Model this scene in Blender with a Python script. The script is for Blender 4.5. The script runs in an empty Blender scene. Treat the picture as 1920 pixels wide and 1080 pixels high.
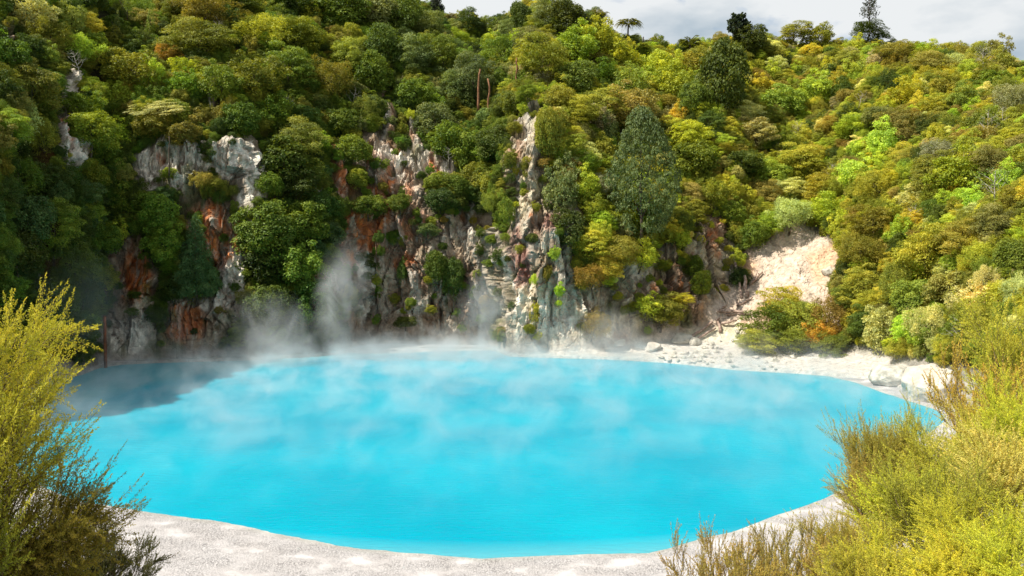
import bpy, math, random
import numpy as np
from mathutils import Vector, Matrix, Euler

# ------------------------------------------------------------------ camera, world, sun, exposure
S = bpy.context.scene
COL = S.collection
H = 16.0          # camera height over the lake
F = 1663.0        # focal length in pixels of the 1920 wide photograph
HORIZON = 450.0
PITCH = math.atan((540 - HORIZON) / F)
cd = bpy.data.cameras.new("camera"); cam = bpy.data.objects.new("camera", cd); COL.objects.link(cam)
cam.location = (0, 0, H)
cam.rotation_euler = (math.pi / 2 - PITCH, 0, 0)
cd.sensor_width = 36; cd.lens = 36 * F / 1920
cd.clip_start = 0.1; cd.clip_end = 5000
S.camera = cam

SUN_EL, SUN_AZ = 54.0, -108.0      # azimuth measured from +Y (away from the camera) towards +X
sd = bpy.data.lights.new("sun", 'SUN'); sun = bpy.data.objects.new("sun", sd); COL.objects.link(sun)
sd.energy = 5.0; sd.angle = math.radians(0.5); sd.color = (1.0, 0.95, 0.84)
_el, _az = math.radians(SUN_EL), math.radians(SUN_AZ)
to_sun = Vector((math.sin(_az) * math.cos(_el), math.cos(_az) * math.cos(_el), math.sin(_el)))
sun.rotation_euler = to_sun.to_track_quat('Z', 'Y').to_euler()
sun.location = to_sun * 300

W = bpy.data.worlds.new("World"); S.world = W; W.use_nodes = True
nt = W.node_tree; nt.nodes.clear()
N = nt.nodes.new; L = nt.links.new
out = N('ShaderNodeOutputWorld'); bg = N('ShaderNodeBackground')
sky = N('ShaderNodeTexSky'); sky.sky_type = 'NISHITA'; sky.sun_disc = False
sky.sun_elevation = _el; sky.sun_rotation = _az
skym = N('ShaderNodeMixRGB'); skym.blend_type = 'MULTIPLY'; skym.inputs[0].default_value = 1
skym.inputs[2].default_value = (1, 1, 1, 1)
tc = N('ShaderNodeTexCoord'); mp = N('ShaderNodeMapping'); mp.inputs['Scale'].default_value = (1, 1, 2.6)
n1 = N('ShaderNodeTexNoise'); n1.inputs['Scale'].default_value = 3.1; n1.inputs['Detail'].default_value = 9; n1.inputs['Roughness'].default_value = .55
n1.inputs['Distortion'].default_value = .6
cr = N('ShaderNodeValToRGB'); cr.color_ramp.elements[0].position = .36; cr.color_ramp.elements[1].position = .47
n2 = N('ShaderNodeTexNoise'); n2.inputs['Scale'].default_value = 5.0; n2.inputs['Detail'].default_value = 8
cr2 = N('ShaderNodeValToRGB')
cr2.color_ramp.elements[0].position = .40; cr2.color_ramp.elements[0].color = (3.3, 4.0, 4.6, 1)
cr2.color_ramp.elements[1].position = .58; cr2.color_ramp.elements[1].color = (6.3, 6.5, 6.6, 1)
mx = N('ShaderNodeMixRGB')
L(tc.outputs['Generated'], mp.inputs['Vector']); L(mp.outputs[0], n1.inputs['Vector']); L(mp.outputs[0], n2.inputs['Vector'])
L(n1.outputs['Fac'], cr.inputs[0]); L(n2.outputs['Fac'], cr2.inputs[0])
L(sky.outputs[0], skym.inputs[1])
L(cr.outputs[0], mx.inputs[0]); L(skym.outputs[0], mx.inputs[1]); L(cr2.outputs[0], mx.inputs[2])
L(mx.outputs[0], bg.inputs[0]); bg.inputs[1].default_value = 0.085; L(bg.outputs[0], out.inputs[0])

S.render.engine = 'CYCLES'
S.view_settings.view_transform = 'Standard'; S.view_settings.look = 'None'
S.view_settings.exposure = 0.66; S.view_settings.gamma = 1
S.cycles.use_denoising = True
S.cycles.max_bounces = 6; S.cycles.diffuse_bounces = 3; S.cycles.glossy_bounces = 2
S.cycles.transmission_bounces = 3; S.cycles.transparent_max_bounces = 8; S.cycles.volume_bounces = 1
S.cycles.volume_max_steps = 96
S.cycles.caustics_reflective = False; S.cycles.caustics_refractive = False

# ------------------------------------------------------------------ helpers
random.seed(7)
rng = np.random.default_rng(11)

def tag(o, label=None, cat=None, group=None, kind=None):
    if label: o['label'] = label
    if cat: o['category'] = cat
    if group: o['group'] = group
    if kind: o['kind'] = kind
    return o

def _hash(ix, iy, iz, seed):
    h = (ix.astype(np.int64) * 374761393 + iy.astype(np.int64) * 668265263 + iz.astype(np.int64) * 2147483647 + seed * 974634777) & 0xffffffff
    h = ((h ^ (h >> 13)) * 1274126177) & 0xffffffff
    h = h ^ (h >> 16)
    return (h & 0xffff) / 32767.5 - 1.0

def vnoise(x, y, z, seed=0):
    x, y, z = np.broadcast_arrays(np.asarray(x, float), np.asarray(y, float), np.asarray(z, float))
    ix, iy, iz = np.floor(x), np.floor(y), np.floor(z)
    fx, fy, fz = x - ix, y - iy, z - iz
    fx = fx * fx * (3 - 2 * fx); fy = fy * fy * (3 - 2 * fy); fz = fz * fz * (3 - 2 * fz)
    r = 0
    for a in (0, 1):
        for b in (0, 1):
            for c in (0, 1):
                w = (fx if a else 1 - fx) * (fy if b else 1 - fy) * (fz if c else 1 - fz)
                r = r + w * _hash(ix + a, iy + b, iz + c, seed)
    return r

def fbm(x, y, z, octs=4, seed=0, gain=.5):
    r = 0; a = 1.0; t = 0
    for k in range(octs):
        r = r + a * vnoise(x * 2 ** k + 17.3 * k, y * 2 ** k - 5.1 * k, z * 2 ** k + 3.7 * k, seed + k); t += a; a *= gain
    return r / t

def ridged(x, y, z, octs=4, seed=0):
    r = 0; a = 1.0; t = 0
    for k in range(octs):
        n = 1 - np.abs(vnoise(x * 2 ** k + 9.3 * k, y * 2 ** k, z * 2 ** k - 3.7 * k, seed + k)) * 2
        r = r + a * n; t += a; a *= .5
    return r / t

def worley(x, y, z, seed=0):
    """blocks: per-cell random value, per-cell tilt . offset, and distance to the block's edge"""
    ix, iy, iz = np.floor(x), np.floor(y), np.floor(z); F1 = np.full(x.shape, 9.0); F2 = F1.copy(); val = np.zeros(x.shape); til = np.zeros(x.shape)
    for a in (-1, 0, 1):
        for b in (-1, 0, 1):
            for c in (-1, 0, 1):
                jx, jy, jz = ix + a, iy + b, iz + c
                dx = x - (jx + .5 + .45 * _hash(jx, jy, jz, seed)); dy = y - (jy + .5 + .45 * _hash(jx, jy, jz, seed + 1)); dz = z - (jz + .5 + .45 * _hash(jx, jy, jz, seed + 2))
                dd = np.sqrt(dx * dx + dy * dy + dz * dz); n1_ = dd < F1
                F2 = np.where(n1_, F1, np.minimum(F2, dd)); F1 = np.where(n1_, dd, F1)
                val = np.where(n1_, _hash(jx, jy, jz, seed + 3), val)
                til = np.where(n1_, dx * _hash(jx, jy, jz, seed + 4) + dy * _hash(jx, jy, jz, seed + 5) + dz * _hash(jx, jy, jz, seed + 6), til)
    return val, til, F2 - F1

def sm(a, b, x):
    t = np.clip((x - a) / (b - a), 0, 1); return t * t * (3 - 2 * t)

cp, sp_ = math.cos(PITCH), math.sin(PITCH)
def proj(X, Y, Z):
    dz = Z - H
    d = Y * cp - dz * sp_
    u = Y * sp_ + dz * cp
    d = np.where(np.abs(d) < 1e-3, 1e-3, d)
    return 960 + F * X / d, 540 - F * u / d
def zfrom(py, Y):
    yr = (540 - py) / F
    return H + Y * (-sp_ + yr * cp) / (cp + yr * sp_)
def xfrom(px, py, Y):
    yr = (540 - py) / F
    return (px - 960) / F * Y / (cp + yr * sp_)

def mesh_obj(name, verts, faces, mat, parent=None, attrs=None, smooth=False, link=True):
    """faces: (n,4) or (n,3) int array, or list of such; attrs: {name: (domain, type, array)}"""
    me = bpy.data.meshes.new(name)
    verts = np.asarray(verts, np.float32)
    if isinstance(faces, list): fl = [np.asarray(f) for f in faces if len(f)]
    else: fl = [np.asarray(faces)]
    me.vertices.add(len(verts)); me.vertices.foreach_set('co', verts.ravel())
    loops = np.concatenate([f.ravel() for f in fl]).astype(np.int32) if fl and len(fl[0]) else np.zeros(0, np.int32)
    tot = np.concatenate([np.full(len(f), f.shape[1]) for f in fl]).astype(np.int32) if len(loops) else np.zeros(0, np.int32)
    if len(loops):
        me.loops.add(len(loops)); me.loops.foreach_set('vertex_index', loops)
        me.polygons.add(len(tot)); me.polygons.foreach_set('loop_start', np.concatenate([[0], np.cumsum(tot)[:-1]]).astype(np.int32))
        me.polygons.foreach_set('loop_total', tot)
        me.polygons.foreach_set('use_smooth', np.full(len(tot), smooth))
    me.update(calc_edges=True)
    for k, (dom, ty, arr) in (attrs or {}).items():
        at = me.attributes.new(k, ty, dom)
        if ty == 'FLOAT': at.data.foreach_set('value', np.asarray(arr, np.float32).ravel())
        elif ty == 'INT': at.data.foreach_set('value', np.asarray(arr, np.int32).ravel())
        elif ty == 'FLOAT_VECTOR': at.data.foreach_set('vector', np.asarray(arr, np.float32).ravel())
        elif ty == 'FLOAT_COLOR':
            a = np.asarray(arr, np.float32); a = np.concatenate([a, np.ones((len(a), 1), np.float32)], 1)
            at.data.foreach_set('color', a.ravel())
    if mat: me.materials.append(mat)
    o = bpy.data.objects.new(name, me)
    if link: COL.objects.link(o)
    if parent: o.parent = parent
    return o

def empty(name, loc=(0, 0, 0), rot=(0, 0, 0)):
    o = bpy.data.objects.new(name, None); COL.objects.link(o); o.location = loc; o.rotation_euler = rot
    o.empty_display_size = .2
    return o

def tubes(paths, sides=6):
    """paths: list of (points(n,3), radii(n)) -> verts, quads"""
    V, Q = [], []; base = 0
    for P, R in paths:
        P = np.asarray(P, float); R = np.asarray(R, float); n = len(P)
        T = np.gradient(P, axis=0); T /= np.linalg.norm(T, axis=1)[:, None] + 1e-9
        ref = np.where(np.abs(T[:, 2:3]) < .9, np.array([[0, 0, 1.]]), np.array([[1., 0, 0]]))
        A = np.cross(T, ref); A /= np.linalg.norm(A, axis=1)[:, None] + 1e-9
        B = np.cross(T, A)
        an = np.arange(sides) * 2 * math.pi / sides
        ring = P[:, None, :] + R[:, None, None] * (np.cos(an)[None, :, None] * A[:, None, :] + np.sin(an)[None, :, None] * B[:, None, :])
        V.append(ring.reshape(-1, 3))
        i = np.arange(n - 1)[:, None] * sides; j = np.arange(sides)[None, :]; j2 = (j + 1) % sides
        q = np.stack([i + j, i + j2, i + sides + j2, i + sides + j], -1).reshape(-1, 4) + base
        Q.append(q)
        cap0 = np.arange(sides)[::-1] + base; cap1 = np.arange(sides) + base + (n - 1) * sides
        for c in (cap0, cap1):
            for k in range(1, sides - 1, 2):
                Q.append(np.array([[c[0], c[k], c[k + 1], c[(k + 2) % sides]]]) if k + 2 < sides else np.array([[c[0], c[k], c[k + 1], c[0]]])[:, :4])
        base += n * sides
    return np.concatenate(V), np.concatenate(Q)

def rand_dirs(n, r=rng):
    v = r.normal(size=(n, 3)); return v / np.linalg.norm(v, axis=1)[:, None]

def cards(P, Nrm, size, aspect, r, lengthdir=None):
    """rhombic leaf cards -> verts(4n,3), quads(n,4)"""
    n = len(P)
    Nrm = Nrm / (np.linalg.norm(Nrm, axis=1)[:, None] + 1e-9)
    if lengthdir is None:
        t = rand_dirs(n, r)
    else: t = lengthdir
    T = np.cross(Nrm, np.cross(t, Nrm)) if lengthdir is not None else np.cross(Nrm, t)
    T /= np.linalg.norm(T, axis=1)[:, None] + 1e-9
    B = np.cross(Nrm, T)
    s = np.broadcast_to(np.asarray(size, float), (n,))[:, None]; w = s * aspect
    V = np.stack([P - T * s * .5, P + B * w * .5 + Nrm * w * .12, P + T * s * .5, P - B * w * .5 + Nrm * w * .12], 1)
    return V.reshape(-1, 3), np.arange(4 * n).reshape(n, 4)

# ------------------------------------------------------------------ materials
def newmat(name):
    m = bpy.data.materials.new(name); m.use_nodes = True; m.node_tree.nodes.clear()
    return m, m.node_tree.nodes.new, m.node_tree.links.new

def leaf_mat(name, source, rough=.55, trans=.35, color=None, spec=.25):
    """source: 'OBJECT' (object colour), 'INSTANCER' (attribute col) or 'FIXED'"""
    m, N, L = newmat(name)
    o = N('ShaderNodeOutputMaterial'); p = N('ShaderNodeBsdfPrincipled'); t = N('ShaderNodeBsdfTranslucent'); mix = N('ShaderNodeMixShader')
    at = N('ShaderNodeAttribute'); at.attribute_name = 'leaf'
    if source == 'OBJECT':
        c = N('ShaderNodeObjectInfo'); cout = c.outputs['Color']
    elif source == 'INSTANCER':
        c = N('ShaderNodeAttribute'); c.attribute_type = 'INSTANCER'; c.attribute_name = 'col'; cout = c.outputs['Color']
    else:
        c = N('ShaderNodeRGB'); c.outputs[0].default_value = (*color, 1); cout = c.outputs[0]
    hs = N('ShaderNodeHueSaturation')
    mr = N('ShaderNodeMapRange'); mr.inputs[3].default_value = .5; mr.inputs[4].default_value = 1.95  # random leaf tone; highlight glints are put into its bright end
    mh = N('ShaderNodeMapRange'); mh.inputs[3].default_value = .53; mh.inputs[4].default_value = .478
    L(at.outputs['Fac'], mr.inputs[0]); L(at.outputs['Fac'], mh.inputs[0])
    L(cout, hs.inputs['Color']); L(mr.outputs[0], hs.inputs['Value']); L(mh.outputs[0], hs.inputs['Hue'])
    L(hs.outputs[0], p.inputs['Base Color']); p.inputs['Roughness'].default_value = rough
    p.inputs['Specular IOR Level'].default_value = spec
    tcm = N('ShaderNodeMixRGB'); tcm.blend_type = 'MULTIPLY'; tcm.inputs[0].default_value = 1; tcm.inputs[2].default_value = (1.5, 1.3, .5, 1)
    L(hs.outputs[0], tcm.inputs[1]); L(tcm.outputs[0], t.inputs[0])
    mix.inputs[0].default_value = trans
    L(p.outputs[0], mix.inputs[1]); L(t.outputs[0], mix.inputs[2]); L(mix.outputs[0], o.inputs[0])
    return m

def noise_mat(name, c1, c2, scale=4, rough=.85, bump=.3, bscale=20, detail=6, stretch=(1, 1, 1), bdist=.1):
    m, N, L = newmat(name)
    o = N('ShaderNodeOutputMaterial'); p = N('ShaderNodeBsdfPrincipled')
    tc = N('ShaderNodeTexCoord'); mp = N('ShaderNodeMapping'); mp.inputs['Scale'].default_value = stretch
    n = N('ShaderNodeTexNoise'); n.inputs['Scale'].default_value = scale; n.inputs['Detail'].default_value = detail
    r = N('ShaderNodeValToRGB'); r.color_ramp.elements[0].position = .35; r.color_ramp.elements[1].position = .65
    r.color_ramp.elements[0].color = (*c1, 1); r.color_ramp.elements[1].color = (*c2, 1)
    n2 = N('ShaderNodeTexNoise'); n2.inputs['Scale'].default_value = bscale; n2.inputs['Detail'].default_value = 8
    b = N('ShaderNodeBump'); b.inputs['Strength'].default_value = bump; b.inputs['Distance'].default_value = bdist
    L(tc.outputs['Object'], mp.inputs[0]); L(mp.outputs[0], n.inputs['Vector']); L(mp.outputs[0], n2.inputs['Vector'])
    L(n.outputs['Fac'], r.inputs[0]); L(r.outputs[0], p.inputs['Base Color']); L(n2.outputs['Fac'], b.inputs['Height']); L(b.outputs[0], p.inputs['Normal'])
    p.inputs['Roughness'].default_value = rough; p.inputs['Specular IOR Level'].default_value = .2
    L(p.outputs[0], o.inputs[0])
    return m

def terrain_mat(name, bumpd=.5):
    m, N, L = newmat(name)
    o = N('ShaderNodeOutputMaterial'); p = N('ShaderNodeBsdfPrincipled')
    at = N('ShaderNodeAttribute'); at.attribute_name = 'paint'
    tc = N('ShaderNodeTexCoord')
    n = N('ShaderNodeTexNoise'); n.inputs['Scale'].default_value = 1.7; n.inputs['Detail'].default_value = 10; n.inputs['Roughness'].default_value = .65
    mr = N('ShaderNodeMapRange'); mr.inputs[1].default_value = .3; mr.inputs[2].default_value = .7; mr.inputs[3].default_value = .62; mr.inputs[4].default_value = 1.3
    mul = N('ShaderNodeMixRGB'); mul.blend_type = 'MULTIPLY'; mul.inputs[0].default_value = 1
    v = N('ShaderNodeTexVoronoi'); v.feature = 'DISTANCE_TO_EDGE'; v.inputs['Scale'].default_value = .55
    nw = N('ShaderNodeTexNoise'); nw.inputs['Scale'].default_value = .8; nw.inputs['Detail'].default_value = 4
    va = N('ShaderNodeMixRGB'); va.blend_type = 'ADD'; va.inputs[0].default_value = 1
    ms = N('ShaderNodeMapping'); ms.inputs['Scale'].default_value = (1, 1, .55)
    cm = N('ShaderNodeMapRange'); cm.inputs[2].default_value = .04; cm.inputs[3].default_value = 0; cm.inputs[4].default_value = 1
    n3 = N('ShaderNodeTexNoise'); n3.inputs['Scale'].default_value = 1.1; n3.inputs['Detail'].default_value = 12; n3.inputs['Roughness'].default_value = .7
    add = N('ShaderNodeMath'); add.operation = 'MULTIPLY_ADD'; add.inputs[1].default_value = .18
    b = N('ShaderNodeBump'); b.inputs['Strength'].default_value = .9; b.inputs['Distance'].default_value = bumpd
    L(tc.outputs['Object'], n.inputs['Vector']); L(tc.outputs['Object'], ms.inputs[0]); L(tc.outputs['Object'], nw.inputs['Vector'])
    L(ms.outputs[0], va.inputs[1]); L(nw.outputs['Color'], va.inputs[2]); L(va.outputs[0], v.inputs['Vector']); L(tc.outputs['Object'], n3.inputs['Vector'])
    L(n.outputs['Fac'], mr.inputs[0]); L(at.outputs['Color'], mul.inputs[1]); L(mr.outputs[0], mul.inputs[2]); L(mul.outputs[0], p.inputs['Base Color'])
    L(v.outputs['Distance'], cm.inputs[0]); L(cm.outputs[0], add.inputs[0]); L(n3.outputs['Fac'], add.inputs[2]); L(add.outputs[0], b.inputs['Height'])
    L(b.outputs[0], p.inputs['Normal'])
    p.inputs['Roughness'].default_value = .9; p.inputs['Specular IOR Level'].default_value = .15
    L(p.outputs[0], o.inputs[0])
    return m

M_leaf = leaf_mat('foliage', 'OBJECT')
M_leaf_mass = leaf_mat('foliage_mass', 'INSTANCER')
M_bark = noise_mat('bark', (.05, .037, .025), (.13, .1, .07), 6, bump=.5)
M_pale_bark = noise_mat('pale_bark', (.28, .25, .2), (.55, .5, .42), 6, bump=.4)
M_terrain = terrain_mat('rock_and_soil')
M_white = noise_mat('white_rock', (.36, .31, .25), (.55, .51, .45), .8, bump=.7, bscale=2.2, bdist=.35)
M_rock = noise_mat('grey_rock', (.26, .24, .19), (.58, .54, .46), 1.2, bump=.8, bscale=5, bdist=.15)
M_log = noise_mat('weathered_wood', (.2, .13, .1), (.46, .34, .27), 3, bump=.5, bscale=14, stretch=(1, 1, 1))
M_rust = noise_mat('rusty_steel', (.12, .035, .015), (.3, .1, .04), 2, bump=.3)

# ------------------------------------------------------------------ the crater wall as a grid of columns
# each key: photo column -> points from the lake edge, over the ledge and cliff, up to the ridge, as (height row in the photo, distance)
def zz(*pts): return [(z, Y) for z, Y in pts]
def kk(sh, *pts):
    Y0 = -H / (zfrom(sh, 1.0) - H)       # where the waterline row meets z = 0
    r = [(-2.0, Y0 - 1.2), (0.35, Y0)]
    for py, Y in pts: r.append((zfrom(py, Y), Y))
    return r
KEYS = {
 -2600: zz((12, 14), (14, 18), (16, 22), (26, 26), (36, 32), (46, 44), (56, 58)),
 -1300: zz((4, 36), (5, 39), (8, 43), (20, 48), (34, 53), (46, 66), (58, 84)),
 -600: zz((0, 52), (1, 54), (2.5, 57), (14, 62), (30, 68), (44, 84), (60, 106)),
 -250: zz((-1, 66), (.8, 68), (2, 71), (13, 75), (29, 81), (44, 98), (62, 122)),
 0: [(-2, 84), (.5, 86), (1.5, 88)] + [(zfrom(p, y), y) for p, y in ((500, 91), (310, 97), (90, 115), (-80, 138))],
 90: [(-2, 98), (.5, 100), (1.2, 101)] + [(zfrom(p, y), y) for p, y in ((520, 104), (300, 110), (110, 124), (-80, 148))],
 150: kk(704, (696, 105.5), (560, 109), (300, 115), (120, 130), (-80, 156)),
 200: kk(685, (678, 115), (560, 117.5), (320, 123), (120, 140), (-70, 168)),
 300: kk(680, (674, 118), (520, 120), (265, 125), (110, 142), (-60, 172)),
 450: kk(676, (669, 120.5), (520, 123), (275, 128), (100, 148), (-45, 178)),
 500: kk(674, (667, 121.5), (520, 126.5), (300, 133), (100, 153), (-40, 181)),
 600: kk(668, (661, 125), (520, 129), (320, 136), (120, 158), (-20, 185)),
 700: kk(655, (648, 133), (500, 136), (310, 141), (150, 161), (0, 190)),
 850: kk(655, (648, 133), (530, 135), (380, 139), (170, 163), (48, 192)),
 925: kk(656, (649, 132), (530, 134), (390, 139), (180, 162), (68, 192)),
 948: kk(668, (661, 123.5), (520, 127), (300, 134), (140, 160), (55, 190)),
 1000: kk(670, (660, 122.5), (470, 125.5), (270, 134), (110, 158), (25, 187)),
 1070: kk(672, (658, 122), (480, 126), (310, 134), (150, 157), (28, 185)),
 1150: kk(674, (650, 123.5), (530, 128), (390, 136), (180, 156), (80, 182)),
 1250: kk(680, (641, 126), (540, 130), (430, 135), (220, 156), (118, 182)),
 1350: kk(690, (643, 125), (520, 133), (420, 139), (210, 156), (105, 180)),
 1375: kk(693, (645, 124), (560, 131), (430, 140), (220, 158), (100, 181)),
 1410: kk(695, (648, 121), (590, 127), (480, 137), (240, 161), (88, 182)),
 1480: kk(699, (652, 119), (570, 127), (450, 139), (240, 161), (85, 182)),
 1560: kk(705, (656, 115), (560, 124), (440, 136), (240, 156), (85, 180)),
 1650: kk(716, (665, 108), (560, 115), (430, 126), (240, 146), (100, 175)),
 1720: kk(745, (690, 98), (560, 108), (430, 119), (250, 140), (112, 170)),
 1800: kk(790, (712, 90), (560, 101), (430, 112), (260, 134), (125, 165)),
 1920: [(.5, 72), (1.2, 74), (2.5, 82)] + [(zfrom(p, y), y) for p, y in ((545, 93), (430, 103), (270, 124), (145, 152))],
 2150: zz((3, 60), (4, 62), (5, 70), (12, 82), (20, 92), (30, 110), (40, 136)),
 2700: zz((6, 42), (7, 45), (9, 52), (15, 62), (22, 72), (30, 90), (38, 112)),
 4000: zz((11, 20), (12, 24), (13, 28), (17, 36), (22, 44), (27, 56), (32, 70)),
}
kx = np.array(sorted(KEYS)); kp = np.array([KEYS[k] for k in kx], float)     # (nk, 7, 2) z, Y
cols = np.concatenate([np.arange(-2600, -60, 14.), np.arange(-60, 1980, 2.1), np.arange(1980, 4000, 16.)])
ctrl = np.stack([[np.interp(cols, kx, kp[:, i, j]) for j in (0, 1)] for i in range(kp.shape[1])], 0)   # (7,2,nc)
uni = np.arange(-2600, 4000, 4.0); gk = np.exp(-.5 * (np.arange(-6, 7) / 2.2) ** 2); gk /= gk.sum()
for i in range(ctrl.shape[0]):
    for j in (0, 1):
        u = np.interp(uni, kx, kp[:, i, j]); u = np.convolve(np.pad(u, 6, 'edge'), gk, 'valid'); ctrl[i, j] = np.interp(cols, uni, u)
back1 = ctrl[-1].copy(); back1[0] -= 10; back1[1] += 22
back2 = ctrl[-1].copy(); back2[0] -= 45; back2[1] += 110
ctrl = np.concatenate([ctrl, back1[None], back2[None]], 0)
segs = [4, 12, 90, 110, 90, 80, 10, 8]
rows = []; rowseg = []
for s, n in enumerate(segs):
    for k in range(n): rows.append((s, k / n)); rowseg.append(s + k / n)
rows.append((len(segs) - 1, 1.0)); rowseg.append(float(len(segs)))
rowseg = np.array(rowseg)
def prof(j):      # smooth profile: blend of linear and hermite
    s = np.array([r[0] for r in rows]); t = np.array([r[1] for r in rows])[:, None]
    c = ctrl[:, j]; n = c.shape[0]
    p1 = c[s]; p2 = c[s + 1]; p0 = c[np.maximum(s - 1, 0)]; p3 = c[np.minimum(s + 2, n - 1)]
    cat = .5 * (2 * p1 + (p2 - p0) * t + (2 * p0 - 5 * p1 + 4 * p2 - p3) * t * t + (3 * p1 - p0 - 3 * p2 + p3) * t ** 3)
    lin = p1 + (p2 - p1) * t
    return lin * .55 + cat * .45
Z0 = prof(0); Y0 = prof(1)
PXg = np.broadcast_to(cols[None, :], Z0.shape)
X0 = (PXg - 960) / F * (Y0 * cp - (Z0 - H) * sp_)
RS = rowseg[:, None]

def blobs(px, py, lst, warp=14, seed=3, soft=.35):
    """union of soft ellipses (cx, cy, rx, ry) with a ragged edge"""
    wx = px + warp * fbm(px / 26, py / 26, 0, 3, seed); wy = py + warp * fbm(px / 26, py / 26, 5, 3, seed + 7)
    m = np.zeros(px.shape)
    for cx, cy, rx, ry in lst:
        d = np.sqrt(((wx - cx) / rx) ** 2 + ((wy - cy) / ry) ** 2)
        m = np.maximum(m, 1 - sm(1 - soft, 1 + soft, d))
    return m

ROCK = [(118, 190, 15, 60), (104, 265, 12, 50), (140, 290, 26, 38), (20, 325, 22, 14), (8, 120, 8, 90), (275, 318, 28, 48), (310, 290, 40, 40), (345, 310, 40, 55), (385, 292, 38, 34), (432, 300, 34, 36), (462, 350, 20, 100),
        (435, 480, 32, 70), (408, 440, 60, 66), (240, 500, 44, 62), (262, 545, 30, 40), (240, 620, 56, 60), (345, 615, 50, 62), (395, 600, 40, 46),
        (430, 560, 28, 50), (395, 195, 7, 30), (600, 535, 24, 30), (630, 310, 8, 50), (635, 345, 10, 40), (516, 375, 20, 14),
        (720, 185, 9, 22), (728, 240, 12, 30), (780, 262, 9, 48), (700, 300, 40, 40), (745, 330, 55, 44), (690, 420, 42, 60), (760, 400, 55, 60), (800, 330, 34, 36), (848, 320, 22, 16),
        (700, 510, 60, 80), (780, 520, 85, 90), (860, 480, 60, 80), (720, 600, 75, 60), (820, 600, 90, 60), (900, 540, 46, 120), (905, 420, 36, 30),
        (655, 470, 30, 30), (960, 560, 34, 110), (985, 300, 26, 90), (1000, 400, 46, 90), (1010, 520, 60, 100), (1050, 590, 60, 90), (1000, 228, 14, 30),
        (1095, 600, 40, 66), (1060, 440, 22, 60), (1130, 630, 60, 40), (1190, 540, 46, 50), (1240, 520, 36, 50), (1290, 560, 34, 60), (1330, 480, 40, 80),
        (1270, 620, 60, 30), (1170, 620, 40, 40), (1360, 560, 50, 60), (1215, 655, 80, 18)]
SLIP = [(1500, 600, 90, 40), (1400, 560, 40, 44), (1440, 500, 46, 40), (1560, 500, 26, 44), (1360, 600, 40, 36), (1480, 490, 60, 46), (1530, 505, 44, 62), (1470, 540, 60, 50), (1420, 570, 50, 60), (1380, 620, 50, 40), (1330, 640, 70, 26), (1545, 555, 30, 30), (1500, 450, 30, 20), (1260, 640, 60, 18), (1490, 620, 20, 40)]
Pxp, Pyp = proj(X0, Y0, Z0)
rockm = blobs(Pxp, Pyp, ROCK, 16, 3)
slipm = blobs(Pxp, Pyp, SLIP, 16, 31)
shorem = 1 - sm(1.9, 2.25, RS + .15 * fbm(Pxp / 30, Pyp / 12, 0, 3, 77))      # beach and ledge rows
inframe = sm(-300, -50, PXg) * (1 - sm(1990, 2200, PXg))

# displacement, in metres, mostly out of the wall towards the lake
gz = np.gradient(Z0, axis=0); gy = np.gradient(Y0, axis=0); sl = np.hypot(gz, gy) + 1e-6
ny, nz = -gz / sl, gy / sl
gc = np.gradient(Y0, axis=1) / (np.gradient(X0, axis=1) + 1e-6)
nx = np.clip(gc, -2.2, 2.2) * (-ny)
nl = np.sqrt(nx ** 2 + ny ** 2 + nz ** 2); nx, ny, nz = nx / nl, ny / nl, nz / nl
amp = sm(2.05, 2.6, RS) * (1 - sm(6.2, 7, RS) * .5)
big = fbm(X0 / 15, Y0 / 15, Z0 / 26, 3, 5) * 3.0 * sm(2.2, 3.2, RS)
slf = 1 - .75 * slipm
med = ridged(X0 / 6.5, Y0 / 6.5, Z0 / 11, 4, 21)
fac = ridged(X0 / 2.6 + .4 * fbm(X0 / 2, Y0 / 2, Z0 / 2, 2, 4), Y0 / 2.6, Z0 / 3.8, 3, 51)
fine = fbm(X0 / .9, Y0 / .9, Z0 / 1.2, 3, 61)
rk = np.maximum(rockm, .25)
d = amp * (big + (1.1 + .9 * rk) * med * slf + rk * fac * .55 * (1 - .75 * slipm) + fine * .45 * rk * (1 - .4 * slipm))
# blocks and facets: every cell of rock stands out by its own amount and is tilted its own way
wx_ = X0 + 1.2 * fbm(X0 / 3, Y0 / 3, Z0 / 3, 2, 8); wz_ = Z0 + 1.2 * fbm(X0 / 3, Y0 / 3, Z0 / 3, 2, 9)
v1_, t1_, e1_ = worley(wx_ / 3.4, Y0 / 6, wz_ / 12.0, 91)
v2_, t2_, e2_ = worley(wx_ / 1.2, Y0 / 2.5, wz_ / 4.2, 95)
v3_, t3_, e3_ = worley(wx_ / .6, Y0 / 1.2, wz_ / 1.1, 98)
rs_ = rk * (1 - .93 * slipm)
d += amp * rs_ * (v1_ * .5 + t1_ * 1.9 + v2_ * .26 + t2_ * 1.0 + v3_ * .1 + t3_ * .42 + .35 * fbm(X0 / .8, Y0 / .8, Z0 / 6, 2, 66))
d -= amp * rs_ * (.2 * (1 - sm(0, .05, e1_)) + .06 * (1 - sm(0, .06, e2_)))
d += amp * slipm * (v3_ * .03 + t3_ * .12 + t2_ * .1)
d += (1 - amp) * (sm(1, 1.6, RS)) * fbm(X0 / 3, Y0 / 3, 0, 3, 15) * .25
# overhang / cave at the head of the recessed wall
cave = np.exp(-((Pxp - 905) / 34) ** 2 - ((Pyp - 415) / 22) ** 2) + .8 * np.exp(-((Pxp - 957) / 9) ** 2 - ((Pyp - 562) / 14) ** 2)
d -= cave * 4.0
XG, YG, ZG = X0 + nx * d, Y0 + ny * d, Z0 + nz * d
ZG = np.where((RS > 1) & (RS < 2.4), np.maximum(ZG, .08), ZG)
PXd, PYd = proj(XG, YG, ZG)

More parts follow.
